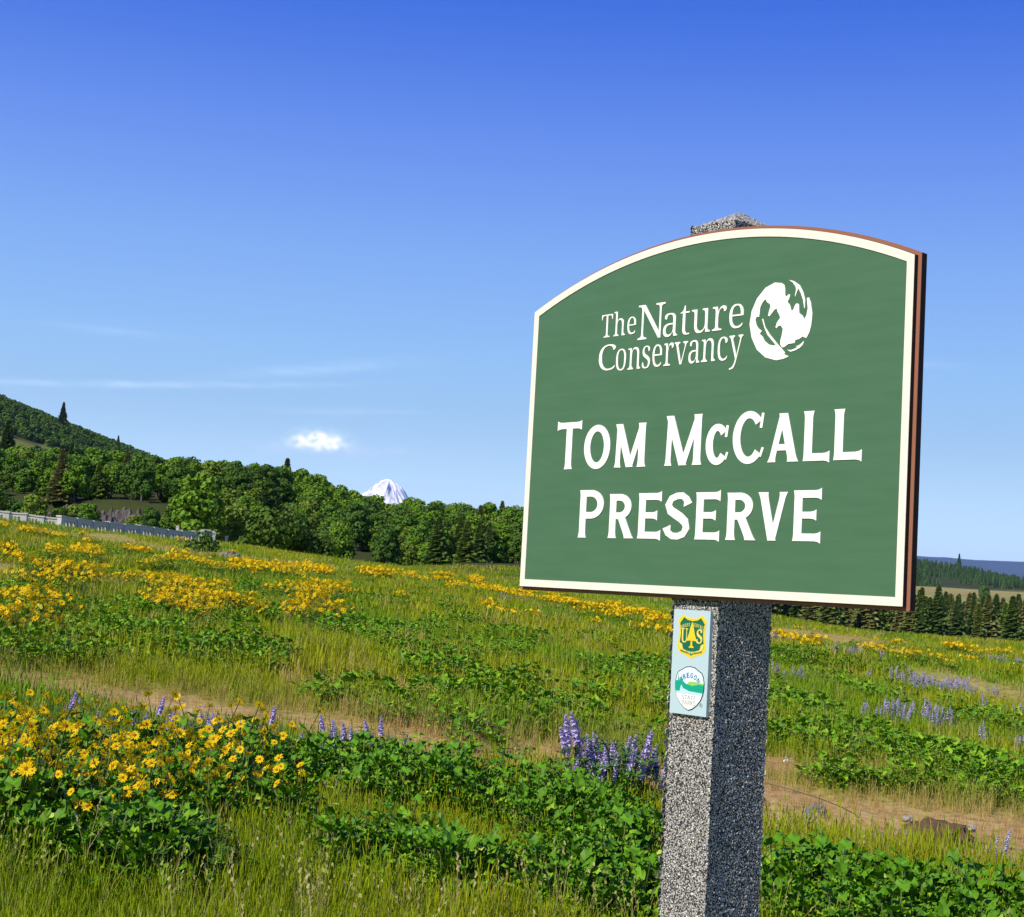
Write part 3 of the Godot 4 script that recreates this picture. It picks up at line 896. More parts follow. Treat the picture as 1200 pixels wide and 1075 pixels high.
func lupine_leaf(b: MB, lean: float, stalk: float, n: int, r: float, grey: float) -> void:
	var col := Color(0.065, 0.18, 0.015).lerp(Color(0.12, 0.20, 0.07), grey)
	var dir := Vector3(sin(lean), cos(lean), 0)
	var p := dir * stalk
	b.quad(Vector3(0, 0, -0.0025), Vector3(0, 0, 0.0025), p + Vector3(0, 0, 0.0025), p - Vector3(0, 0, 0.0025), col)
	var up := Vector3(sin(lean * 0.4), cos(lean * 0.4), 0)
	var u := up.cross(Vector3.BACK).normalized()
	for i in n:
		var a := TAU * i / n
		var o := (u * cos(a) + Vector3.BACK * sin(a) + up * 0.35).normalized()
		var t := o.cross(up).normalized() * r * 0.14
		var k := shade(col, rng.randf_range(0.85, 1.15))
		b.quad(p, p + o * r * 0.6 + t, p + o * r, p + o * r * 0.6 - t, k)

func lupine_spike(b: MB, s: MB, h: float, len: float, lean: float, whorls: int, per: int) -> void:
	var dir := Vector3(sin(lean), cos(lean), 0)
	s.tube(Vector3.ZERO, dir * h, 0.004, 0.002, 3, Color(0.10, 0.14, 0.06))
	for i in whorls:
		var f := float(i) / (whorls - 1)
		var c := dir * (h - len * (1.0 - f))
		var r := lerpf(0.026, 0.008, f * f)
		for k in per:
			var a := TAU * (k + 0.5 * (i % 2)) / per + rng.randf_range(-0.2, 0.2)
			if rng.randf() < 0.18: continue
			var o := Vector3(cos(a), rng.randf_range(0.0, 0.5), sin(a)) * rng.randf_range(0.8, 1.25)
			var t := Vector3(-sin(a), 0, cos(a)) * r * 0.45
			var col := Color(0.32, 0.25, 0.54).lerp(Color(0.64, 0.57, 0.80), rng.randf()).lerp(Color(0.55, 0.48, 0.74), 0.5 * (1.0 - f) * rng.randf())
			var q := c + o * r * 0.3
			b.quad(q + t, q + o * r * 0.8 + Vector3(0, r * 0.5, 0), q - t, q + o * r * 0.5 - Vector3(0, r * 0.6, 0), col)

func kin(o: Node3D, called: String) -> Node3D:
	o.set_meta("kin", called)
	return o

# plants whose leaves and flowers are parts of their own (near the eye)
func near_balsam(flowers: int, leaves: int, tall: float) -> Node3D:
	var r := Node3D.new()
	kin(r, "balsamroot_plant" if flowers else "leafy_plant")
	r.set_meta("category", "wildflower")
	for i in leaves:
		var f := float(i) / leaves
		var lm: ArrayMesh = M.leaves[int(f * 4.0) * 6 + rng.randi_range(0, 5)]
		var x := Transform3D(Basis(Vector3.UP, i * 2.39996 + rng.randf_range(-0.3, 0.3)).scaled(Vector3.ONE * rng.randf_range(0.8, 1.2) * tall), Vector3(rng.randf_range(-0.04, 0.04), 0, rng.randf_range(-0.04, 0.04)))
		part("leaf", lm, r, x)
	var inner := MB.new()
	for i in 110:
		var o := MB.new()
		balsam_leaf(o, rng.randf_range(0.1, 1.1), rng.randf_range(0.06, 0.34), rng.randf_range(0.05, 0.09), rng.randf_range(0.036, 0.06), rng.randf_range(0.1, 1.5), false)
		inner.put(o, Transform3D(Basis(Vector3.UP, i * 2.39996).scaled(Vector3.ONE * tall), Vector3(rng.randf_range(-0.1, 0.1), 0, rng.randf_range(-0.1, 0.1))))
	tag(part("inner_leaves", inner.mesh(M.leaf), r), "", "", "", "stuff")
	for i in flowers:
		var x := Transform3D(Basis(Vector3.UP, rng.randf_range(0, TAU)).scaled(Vector3.ONE * rng.randf_range(0.85, 1.15) * rng.randf_range(0.78, 1.12)), Vector3(rng.randf_range(-0.08, 0.08), 0, rng.randf_range(-0.08, 0.08)))
		part("flower", M.daisies[rng.randi_range(0, M.daisies.size() - 1)], r, x)
	return r

func far_balsam_mesh(flowers: int, leaves: int, rich: bool) -> Array:
	var b := MB.new()
	var y := MB.new()
	for i in leaves:
		var f := float(i) / leaves
		var o := MB.new()
		balsam_leaf(o, 0.12 + 1.0 * f + rng.randf_range(-0.1, 0.1), rng.randf_range(0.08, 0.32), rng.randf_range(0.08, 0.125), rng.randf_range(0.062, 0.092), rng.randf_range(0.3, 1.0), false)
		b.put(o, Transform3D(Basis(Vector3.UP, i * 2.39996 + rng.randf_range(-0.3, 0.3)), Vector3(rng.randf_range(-0.22, 0.22), rng.randf_range(-0.04, 0.06), rng.randf_range(-0.22, 0.22))))
	for i in flowers:
		var o := MB.new()
		var s := MB.new()
		daisy(o, s, rng.randf_range(0.26, 0.52), rng.randf_range(0.05, 0.5), 9 if rich else 7, rng.randf_range(0.040, 0.050) * (1.0 if rich else 1.4))
		o.put(s, Transform3D())
		y.put(o, Transform3D(Basis(Vector3.UP, rng.randf_range(0, TAU)), Vector3(rng.randf_range(-0.25, 0.25), 0, rng.randf_range(-0.25, 0.25))))
	return [b, y]

func far_balsam(flowers: int, leaves: int) -> Node3D:
	var a := far_balsam_mesh(flowers, leaves, true)
	var r := Node3D.new()
	kin(r, "balsamroot_plant" if flowers else "leafy_plant")
	r.set_meta("category", "wildflower")
	tag(part("foliage", a[0].mesh(M.leaf), r), "", "", "", "stuff")
	if flowers: tag(part("flower_heads", a[1].mesh(M.petal), r), "", "", "", "stuff")
	return r

func lupine(spikes: int, leaves: int, grey: float, near: bool) -> Node3D:
	var r := Node3D.new()
	kin(r, "lupine_plant")
	r.set_meta("category", "wildflower")
	var b := MB.new()
	for i in leaves:
		var o := MB.new()
		lupine_leaf(o, rng.randf_range(0.1, 1.0), rng.randf_range(0.10, 0.34), 7, rng.randf_range(0.034, 0.055), grey)
		b.put(o, Transform3D(Basis(Vector3.UP, i * 2.39996), Vector3(rng.randf_range(-0.06, 0.06), 0, rng.randf_range(-0.06, 0.06))))
	tag(part("foliage", b.mesh(M.lupleaf), r), "", "", "", "stuff")
	for i in spikes:
		var x := Transform3D(Basis(Vector3.UP, rng.randf_range(0, TAU)).scaled(Vector3.ONE * rng.randf_range(0.78, 1.12)), Vector3(rng.randf_range(-0.1, 0.1), 0, rng.randf_range(-0.1, 0.1)))
		part("flower_spike", M.spikes[rng.randi_range(0, 3) + (0 if near else 4)], r, x)
	return r

func make_plant_kit() -> void:
	M.leaf = mat(Color.WHITE, 0.5, 0.36)
	M.leaf.metallic_specular = 0.32
	M.lupleaf = mat(Color.WHITE, 0.7, 0.4)
	M.petal = mat(Color.WHITE, 0.7, 0.85)
	M.spike = mat(Color.WHITE, 0.8, 0.25)
	M.blade = mat(Color.WHITE, 0.6, 0.75)
	M.leaves = []
	for i in 24:
		var b := MB.new()
		balsam_leaf(b, 0.12 + 0.30 * int(i / 6.0) + rng.randf_range(-0.08, 0.08), rng.randf_range(0.12, 0.36), rng.randf_range(0.06, 0.105), rng.randf_range(0.042, 0.07), rng.randf_range(0.1, 1.6), true)
		if i % 6 == 4:
			for k in b.c.size(): b.c[k] = Color(b.c[k].r * 1.9, b.c[k].g * 1.45, b.c[k].b * 1.6)
		M.leaves.append(b.mesh(M.leaf))
	M.daisies = []
	for i in 9:
		var b := MB.new()
		var s := MB.new()
		daisy(b, s, 0.29 + 0.036 * i, 0.08 + 0.13 * (i % 5), 12, 0.030 + 0.001 * (i % 4))
		b.put(s, Transform3D())
		M.daisies.append(b.mesh(M.petal))
	M.spikes = []
	for i in 8:
		var b := MB.new()
		var s := MB.new()
		lupine_spike(b, s, 0.30 + 0.04 * (i % 4), 0.12 + 0.02 * (i % 3), 0.04 + 0.10 * (i % 4), 10 if i < 4 else 7, 8 if i < 4 else 4)
		b.put(s, Transform3D())
		M.spikes.append(b.mesh(M.spike))

# where plants grow: kind, x, d, half width, half depth, how many, what they look like and where
const PATCHES := [
	["yel", -2.06, 8.14, 0.68, 1.36, 78, "yellow-flowered balsamroot in the dense foreground bank, far lower left"],
	["yel", -2.73, 9.38, 0.31, 0.53, 9, "yellow-flowered balsamroot topping the foreground bank at the left edge"],
	["yel", -1.59, 9.63, 0.32, 0.62, 12, "yellow-flowered balsamroot at the right end of the lower-left flower bank"],
	["yel", -1.11, 8.21, 0.14, 0.27, 4, "low yellow-flowered balsamroot at the grassy right foot of the lower-left bank"],
	["leaf", -1.68, 6.72, 0.45, 0.24, 20, "low green balsamroot among the dark lupine leaves at bottom left"],
	["lupleaf", -1.67, 6.91, 0.42, 0.35, 11, "dark green flowerless lupine at the foot of the lower-left bank"],
	["lup", -2.01, 10.53, 0.82, 0.37, 12, "violet lupine peeping up behind the yellow flowers of the lower-left bank"],
	["leaf", -0.82, 9.9, 0.66, 0.92, 44, "flowerless green leafy plant in the mound right of the lower-left flower bank"],
	["lup", -1.01, 10.92, 0.48, 0.24, 5, "violet lupine on top of the green mound right of the yellow flower bank"],
	["leaf", 0.13, 9.63, 0.69, 0.62, 34, "flowerless green leafy plant in the row below the purple lupine patch"],
	["leaf", 0.6, 8.72, 0.39, 0.63, 28, "flowerless green leafy plant close left of the concrete post"],
	["leaf", -0.37, 7.48, 0.41, 0.48, 14, "small green balsamroot in tall grass at the bottom centre"],
	["leaf", 0.52, 7.34, 0.33, 0.46, 22, "flowerless green leafy plant in the bottom corner left of the post foot"],
	["lup", 0.75, 10.58, 0.23, 0.37, 12, "tall purple lupine in the patch just left of the post, before the dry trail"],
	["leaf", 1.75, 7.46, 0.52, 0.82, 80, "large leafy green plant at bottom right beside the post"],
	["leaf", 2.33, 7.51, 0.35, 0.75, 52, "leafy green plant in the bottom right corner"],
	["lup", 3.1, 9.37, 0.08, 0.18, 2, "pale violet lupine among leaves in the bottom right corner"],
	["lup", 2.03, 10.33, 0.05, 0.14, 1, "single lupine between the trail and the leafy bank at lower right"],
	["leaf", -0.25, 18.48, 0.61, 1.87, 13, "pale green balsamroot at the left of the large patch beyond the trail"],
	["leaf", 0.69, 16.36, 0.86, 2.21, 20, "pale green balsamroot at the right of the large patch beyond the trail"],
	["leaf", -1.25, 14.94, 0.35, 0.53, 6, "low balsamroot in the small dark patch beyond the trail, left of centre"],
	["leaf", -2.94, 18.73, 0.35, 0.83, 6, "balsamroot in the small dark clump in open grass at left"],
	["leaf", -3.69, 18.6, 0.37, 0.82, 6, "balsamroot in the low strip of leaves in open grass at left"],
	["leaf", -4.63, 19.93, 0.61, 1.35, 10, "balsamroot in the dark leafy strip below the yellow field at left"],
	["leaf", -4.91, 16.51, 0.41, 1.11, 8, "balsamroot in the dark leafy strip at the left edge"],
	["leaf", -2.43, 27.03, 0.9, 4.06, 16, "leafy balsamroot right of the yellow field"],
	["leaf", -3.35, 27.87, 0.62, 2.12, 8, "leafy balsamroot just below the yellow field"],
	["leaf", -0.25, 33.63, 1.03, 4.71, 12, "leafy balsamroot in the middle of the meadow, left of the sign corner"],
	["leaf", 1.12, 30.11, 1.0, 3.76, 12, "leafy balsamroot in the meadow below the left corner of the sign"],
	["leaf", 2.41, 25.93, 0.4, 5.22, 9, "leafy balsamroot in the meadow close left of the sticker plate"],
	["leaf", 1.61, 18.72, 0.37, 0.95, 7, "leafy balsamroot beyond the trail close left of the post"],
	["yel", -10.75, 49.68, 4.13, 6.87, 62, "yellow balsamroot in the far strip of the flower field at left"],
	["yel", -8.13, 29.48, 0.98, 3.3, 24, "yellow balsamroot in the left part of the flower field"],
	["yel", -6.36, 29.61, 0.74, 3.95, 26, "yellow balsamroot in the middle of the left flower field"],
	["yel", -4.89, 28.24, 0.7, 4.16, 24, "yellow balsamroot in the near part of the left flower field"],
	["yel", -4.27, 32.33, 0.99, 7.48, 52, "yellow balsamroot in the bright right part of the flower field"],
	["yel", -8.45, 70.47, 2.93, 14.12, 44, "yellow balsamroot in the far right strip of the flower field"],
	["yel", -5.33, 17.4, 0.31, 0.72, 6, "yellow balsamroot in the small clump at the left edge"],
	["yel", -5.77, 21.05, 0.4, 1.05, 7, "yellow balsamroot in the small clump below the flower field at left"],
	["yel", -3.9, 98.16, 2.72, 13.43, 50, "yellow balsamroot in the long far strip, left of the sign"],
	["yel", 0.83, 79.45, 2.2, 8.74, 60, "yellow balsamroot in the far strip at the lower left corner of the sign"],
	["yel", 4.39, 69.28, 2.11, 8.32, 52, "yellow balsamroot in the far strip under the sign"],
	["yel", 6.28, 63.21, 0.77, 5.5, 7, "yellow balsamroot in the far strip beside the post"],
	["yel", 9.83, 53.47, 0.59, 4.92, 8, "yellow balsamroot in the far patch right of the post"],
	["yel", 11.24, 41.81, 0.88, 4.21, 14, "yellow balsamroot in the patch at the right, between lupines"],
	["yel", 18.43, 62.85, 0.84, 5.43, 6, "yellow balsamroot in the farthest patch at right"],
	["yel", -21.86, 69.86, 1.08, 6.75, 12, "yellow balsamroot at the foot of the white wall, left edge"],
	["yel", -14.53, 56.21, 1.25, 4.35, 10, "yellow balsamroot below the white wall"],
	["lup", 10.88, 53.12, 1.33, 3.87, 12, "distant lupine in the strip right of the post"],
	["lup", 9.22, 39.59, 0.57, 3.22, 12, "violet lupine at the upper left of the long lupine band at right"],
	["lup", 8.9, 34.13, 0.72, 2.79, 26, "violet lupine in the middle of the long lupine band at right"],
	["lup", 9.27, 32.03, 0.6, 2.1, 20, "violet lupine at the lower right of the long lupine band"],
	["lup", 5.75, 20.86, 0.39, 1.78, 20, "violet lupine in the patch below the long lupine band"],
	["lup", 18.23, 57.31, 1.21, 5.65, 16, "violet lupine in the far band at the right edge"],
	["lup", 8.91, 27.46, 0.43, 2.06, 8, "grey-violet lupine near the right edge of the meadow"],
	["lup", 5.31, 29.63, 0.23, 1.8, 5, "pale lupine close right of the post"],
	["lup", -0.03, 64.63, 1.15, 4.3, 7, "grey-blue lupine in the far strip by the sign corner"],
	["leaf", 4.17, 21.95, 0.41, 1.97, 10, "leafy balsamroot close right of the post in mid meadow"],
	["leaf", 3.22, 15.49, 0.52, 0.81, 13, "balsamroot in the strip of leaves beyond the trail, right of the post"],
	["leaf", 6.44, 26.3, 0.61, 2.37, 10, "leafy balsamroot left of the lower lupine patch"],
	["leaf", 4.27, 16.27, 0.52, 1.26, 15, "leafy balsamroot below the lower lupine patch"],
	["leaf", 4.74, 15.6, 0.48, 0.99, 14, "leafy balsamroot beyond the trail near the right edge"],
	["leaf", 6.78, 20.96, 0.35, 1.8, 8, "leafy balsamroot at the right edge of the meadow"],
	["leaf", 7.24, 35.26, 0.82, 2.98, 9, "leafy balsamroot in the far right meadow"],
]

func make_meadow_plants() -> void:
	var kits := {"near_yel": [], "near_leaf": [], "far_yel": [], "far_leaf": [], "near_lup": [], "far_lup": [], "lupleaf": []}
	for i in 4: kits.near_yel.append(near_balsam([7, 11, 4, 14][i], 46, 0.92 + 0.06 * i))
	for i in 4: kits.near_leaf.append(near_balsam(0, 54 + 2 * i, 0.76 + 0.08 * i))
	for i in 4: kits.far_yel.append(far_balsam(16 + 8 * i, 62))
	for i in 4: kits.far_leaf.append(far_balsam(0, 85 + 5 * i))
	for i in 3: kits.near_lup.append(lupine(3 + i, 26, 0.3, true))
	for i in 3: kits.far_lup.append(lupine(5 + i, 18, 0.7, false))
	for i in 2: kits.lupleaf.append(lupine(0, 150, 0.12, true))
	var spots := []
	for p in PATCHES:
		var hearts := []
		for i in maxi(1, int(p[5] / 5.0)):
			var a := rng.randf() * TAU
			var s := sqrt(rng.randf())
			hearts.append(Vector2(p[1] + cos(a) * s * p[3], p[2] + sin(a) * s * p[4]))
		for i in p[5]:
			var q := Vector2.ZERO
			for tries in 12:
				var a := rng.randf() * TAU
				var s := sqrt(rng.randf())
				q = Vector2(p[1] + cos(a) * s * p[3], p[2] + sin(a) * s * p[4])
				if p[2] > 13.0:
					q = hearts[i % hearts.size()] + Vector2(rng.randfn() * 0.32, rng.randfn() * 0.5)
				var free := true
				var gap := 0.16 if q.y < 12.0 else 0.22
				for o in spots:
					if absf(o[1] - q.x) < gap and absf(o[2] - q.y) < gap:
						free = false
						break
				if free: break
			spots.append([p[0], q.x, q.y, p[6]])
	spots.sort_custom(func(a, b): return a[2] < b[2])
	var count := {"yel": 0, "leaf": 0}
	var rest_y := []
	var mid_y := []
	var rest_l := []
	for s in spots:
		var at := Vector3(s[1], ground(s[1], s[2]) - 0.01, -s[2])
		var near: bool = s[2] < 11.8
		var kind: String = s[0]
		var key := kind
		if kind != "lupleaf": key = ("near_" if near else "far_") + kind
		var size := rng.randf_range(0.85, 1.2) * (1.38 if near and kind == "lup" and s[1] > 0.0 and s[1] < 2.0 else 0.85) * (0.95 if kind == "lupleaf" else 1.0) * (1.05 if "topping" in s[3] else 1.0)
		if kind == "yel" or kind == "leaf":
			count[kind] += 1
			if count[kind] > 290:
				(rest_l if kind == "leaf" else (mid_y if s[2] < 48.0 else rest_y)).append(Transform3D(Basis(Vector3.UP, rng.randf() * TAU).scaled(Vector3.ONE * size), at))
				continue
		var kit: Array = kits[key]
		copy_of(kit[rng.randi_range(0, kit.size() - 1)], at, rng.randf() * TAU, size, s[3], ("plants" if kind == "yel" or kind == "leaf" else "lupines") + ": " + s[3])
	# everything beyond the 300 nearest, and the scattered leaves between the patches
	for i in 6500:
		var d := 13.5 + 88.0 * pow(rng.randf(), 1.3)
		var x := rng.randf_range(-0.42, 0.42) * d
		var k := N1.get_noise_2d(x * 4.0 + 31.0, d * 2.2)
		if k < -0.04 or dryness(x, d) > 0.3: continue
		rest_l.append(Transform3D(Basis(Vector3.UP, rng.randf() * TAU).scaled(Vector3.ONE * rng.randf_range(0.35, 0.9)), Vector3(x, ground(x, d) - 0.02, -d)))
	for i in 420:
		var d := 40.0 + 60.0 * rng.randf()
		var x := rng.randf_range(-0.40, 0.36) * d
		if N1.get_noise_2d(x * 1.3 + 77.0, d * 2.5) < 0.12 or dryness(x, d) > 0.3: continue
		rest_y.append(Transform3D(Basis(Vector3.UP, rng.randf() * TAU).scaled(Vector3.ONE * rng.randf_range(0.7, 1.0)), Vector3(x, ground(x, d) - 0.02, -d)))
	var fy := far_balsam_mesh(32, 34, false)
	var my := ArrayMesh.new()
	fy[0].add_to(my, M.leaf)
	fy[1].add_to(my, M.petal)
	many("yellow_flower_drifts", my, rest_y, [], "yellow balsamroot drifts across the far part of the meadow", "wildflowers")
	var fm := far_balsam_mesh(26, 46, true)
	var mm := ArrayMesh.new()
	fm[0].add_to(mm, M.leaf)
	fm[1].add_to(mm, M.petal)
	many("yellow_flower_clumps", mm, mid_y, [], "yellow balsamroot clumps in the middle of the meadow", "wildflowers")
	many("leafy_ground_cover", far_balsam_mesh(0, 60, false)[0].mesh(M.leaf), rest_l, [], "low leafy plants scattered through the meadow grass", "ground cover")
	for k in kits:
		for o in kits[k]: o.free()

func tuft(blades: int, h: float, spread: float, w: float, heads: bool) -> MB:
	var b := MB.new()
	for i in blades:
		var a := rng.randf() * TAU
		var o := Vector3(cos(a), 0, sin(a))
		var p := Vector3(rng.randf_range(-1, 1), 0, rng.randf_range(-1, 1)) * spread
		var t := Vector3(-o.z, 0, o.x) * w
		var hh := h * rng.randf_range(0.55, 1.1)
		var lean := rng.randf_range(0.05, 0.55)
		var m := p + o * hh * lean * 0.35 + Vector3.UP * hh * 0.6
		var e := p + o * hh * lean + Vector3.UP * hh * (1.0 - lean * 0.35)
		var k := rng.randf_range(0.6, 1.3)
		var c := Color(k, k, k * 0.9)
		b.quad(p - t, p + t, m + t * 0.7, m - t * 0.7, c)
		b.tri(m - t * 0.7, m + t * 0.7, e, c)
		if heads and i % 5 == 0:
			b.quad(e - Vector3.UP * 0.02, e + t * 1.6, e + Vector3.UP * 0.035 + o * 0.01, e - t * 1.6, Color(k * 1.5, k * 1.15, k * 1.6))
	return b

func in_bank(x: float, d: float) -> bool:
	for p in PATCHES:
		if p[2] < 11.0 and p[0] != "lup" and Vector2((x - p[1]) / (p[3] + 0.15), (d - p[2]) / (p[4] + 0.15)).length() < 1.0: return true
	return false

func make_grass() -> void:
	# tall seeding stalks and bleached blades stand over the near grass
	var stalk := MB.new()
	for i in 3:
		var p := Vector3(rng.randf_range(-0.05, 0.05), 0, rng.randf_range(-0.05, 0.05))
		var e := p + Vector3(rng.randf_range(-0.14, 0.14), rng.randf_range(0.28, 0.42), rng.randf_range(-0.14, 0.14))
		var m := p.lerp(e, 0.6) + Vector3.UP * 0.05
		stalk.tube(p, m, 0.0016, 0.0013, 3)
		stalk.tube(m, e, 0.0013, 0.001, 3)
		var o := (e - m).normalized()
		for k in 5:
			var c := e + o * (0.012 * k - 0.02)
			var w := Vector3(cos(k * 2.1), 0.4, sin(k * 2.1)) * 0.008
			stalk.quad(c - w, c + o * 0.012, c + w + o * 0.01, c - o * 0.008, Color(1.15, 1.05, 1.3))
	var sp := []
	var st := []
	for i in 520:
		var d := 5.4 + 5.5 * rng.randf()
		var x := rng.randf_range(-0.37, 0.37) * d
		if N1.get_noise_2d(x * 7.0, d * 7.0 + 40.0) < -0.08 or in_bank(x, d) or trail(x, d) > 0.1: continue
		sp.append(Transform3D(Basis(Vector3.UP, rng.randf() * TAU).scaled(Vector3.ONE * rng.randf_range(0.6, 1.1)), Vector3(x, ground(x, d) - 0.01, -d)))
		st.append(Color(0.46, 0.40, 0.17).lerp(Color(0.30, 0.34, 0.06), rng.randf()))
	many("seeding_grass", stalk.mesh(M.blade), sp, st, "tall seeding grass stalks in the near meadow", "grass")
	var rows := [[5.2, 9.5, 0.055, 16, 0.25, 0.05, 0.0022, true], [9.5, 16.0, 0.085, 16, 0.25, 0.07, 0.003, true], [16.0, 34.0, 0.17, 18, 0.25, 0.14, 0.0055, false], [34.0, 70.0, 0.36, 20, 0.27, 0.3, 0.011, false], [70.0, 128.0, 0.7, 24, 0.28, 0.6, 0.02, false]]
	for r in rows:
		var kinds := [[], [], []]
		var tones := [[], [], []]
		var d: float = r[0]
		while d < r[1]:
			var half := d * 0.375 + 0.6
			var x := -half
			while x < half:
				var q := Vector2(x + rng.randf_range(0, r[2]), d + rng.randf_range(0, r[2]))
				x += r[2]
				var dry := dryness(q.x, q.y)
				if dry > 0.4 and rng.randf() < 0.25: continue
				if q.y < 11.5 and in_bank(q.x, q.y) and rng.randf() < 0.75: continue
				var s := rng.randf_range(0.6, 1.15) * (1.0 + 0.55 * N1.get_noise_2d(q.x * 5.0, q.y * 5.0) + 0.4 * N2.get_noise_2d(q.x * 11.0, q.y * 11.0)) * lerpf(1.0, 0.36, dry)
				var k := rng.randi_range(0, 2)
				var col := grass_tone(q.x, q.y)
				if rng.randf() < (0.10 if q.y < 10.0 else 0.18): col = col.lerp(Color(0.44, 0.37, 0.13), rng.randf_range(0.4, 0.9))
				col = col.lerp(Color(0.62, 0.45, 0.20).lerp(Color(0.48, 0.29, 0.13), rng.randf()), clampf(dry * 1.1, 0.0, 0.95))
				kinds[k].append(Transform3D(Basis(Vector3.UP, rng.randf() * TAU).scaled(Vector3(1, rng.randf_range(0.8, 1.2), 1) * s), Vector3(q.x, ground(q.x, q.y) - 0.01, -q.y)))
				tones[k].append(col)
			d += r[2]
		for k in 3:
			many("meadow_grass", tuft(r[3], r[4], r[5], r[6], r[7]).mesh(M.blade), kinds[k], tones[k], "yellow-green meadow grass", "grass")

# ---------------------------------------------------------------- trees
func oak_parts(h: float, wide: float, leaves: int, leaf: float, deep: Color) -> Array:
	var t := MB.new()
	var c := MB.new()
	var bark := Color(0.10, 0.085, 0.07)
	t.tube(Vector3(0, -0.6, 0), Vector3(0.1, h * 0.34, 0), h * 0.035, h * 0.024, 6, bark)
	var lobes := []
	var n := 13
	for i in n:
		var a := i * 2.39996
		var f := (i + 0.5) / n
		var r := wide * 0.62 * sqrt(1.0 - pow(f * 0.95, 1.6)) * rng.randf_range(0.75, 1.05)
		var p := Vector3(cos(a) * r * 0.85, h * (0.22 + 0.62 * f) + rng.randf_range(-0.3, 0.3), sin(a) * r * 0.85)
		lobes.append([p, wide * rng.randf_range(0.20, 0.38)])
		if i % 2 == 0: t.tube(Vector3(0.1, h * 0.3, 0), p, h * 0.013, h * 0.004, 4, bark)
	for i in leaves:
		var l: Array = lobes[rng.randi_range(0, n - 1)]
		var o := Vector3(rng.randfn(), rng.randfn(), rng.randfn()).normalized()
		var p: Vector3 = l[0] + o * Vector3(1, 0.78, 1) * l[1] * (0.55 + 0.5 * sqrt(rng.randf()))
		if p.y < h * 0.04: continue
		var nn := (o + Vector3(rng.randfn(), rng.randfn() + 0.4, rng.randfn()) * 0.5).normalized()
		var u := nn.cross(Vector3(rng.randfn(), rng.randfn(), rng.randfn())).normalized()
		var w := nn.cross(u)
		var s := leaf * rng.randf_range(0.6, 1.3)
		var col := shade(deep, rng.randf_range(0.7, 1.35)).lerp(Color(0.10, 0.14, 0.02), 0.25 * rng.randf())
		c.quad(p - u * s, p - w * s * 0.8, p + u * s + nn * s * 0.3, p + w * s * 0.8, col)
	return [t, c]

func fir_parts(h: float, wide: float, boughs: int, deep: Color, ragged: float) -> Array:
	var t := MB.new()
	var c := MB.new()
	t.tube(Vector3(0, -0.6, 0), Vector3(0, h, 0), h * 0.018, h * 0.002, 5, Color(0.10, 0.075, 0.055))
	for i in boughs:
		var f := pow(float(i) / boughs, 1.15)
		var y := h * lerpf(0.10, 0.985, f)
		var r := wide * (1.0 - f * 0.97) * rng.randf_range(1.0 - ragged, 1.08)
		var a := i * 2.39996 + rng.randf_range(-0.4, 0.4)
		var o := Vector3(cos(a), 0, sin(a))
		var s := Vector3(-o.z, 0, o.x)
		var m := 3 if r > wide * 0.4 else 2
		for k in m:
			var g := (k + 0.7) / m
			var p := Vector3(0, y, 0) + o * r * g - Vector3.UP * r * (0.30 * g - 0.10 * (1 - f))
			var q := wide * 0.30 * (0.6 + 0.4 * (1.0 - f))
			var col := shade(deep, rng.randf_range(0.7, 1.5))
			c.quad(p - o * q, p + s * q * 0.8 - Vector3.UP * q * 0.35, p + o * q * 0.9 - Vector3.UP * q * 0.35, p - s * q * 0.8 - Vector3.UP * q * 0.2, col)
			c.tri(p - o * q * 0.6 + Vector3.UP * q * 0.3, p + o * q * 0.7, p - Vector3.UP * q * 0.8, col)
	return [t, c]

func tree_kit(called: String, a: Array, cat: String) -> Node3D:
	var r := kin(Node3D.new(), called)
	r.set_meta("category", cat)
	part("trunk", a[0].mesh(M.bark), r)
	part("crown", a[1].mesh(M.needle if called == "conifer_tree" else M.foliage), r)
	return r

func put_tree(kit: Node3D, x: float, d: float, s: float, label: String, group := "") -> void:
	copy_of(kit, Vector3(x, ground(x, d) - 0.3, -d), rng.randf() * TAU, s, label, group)

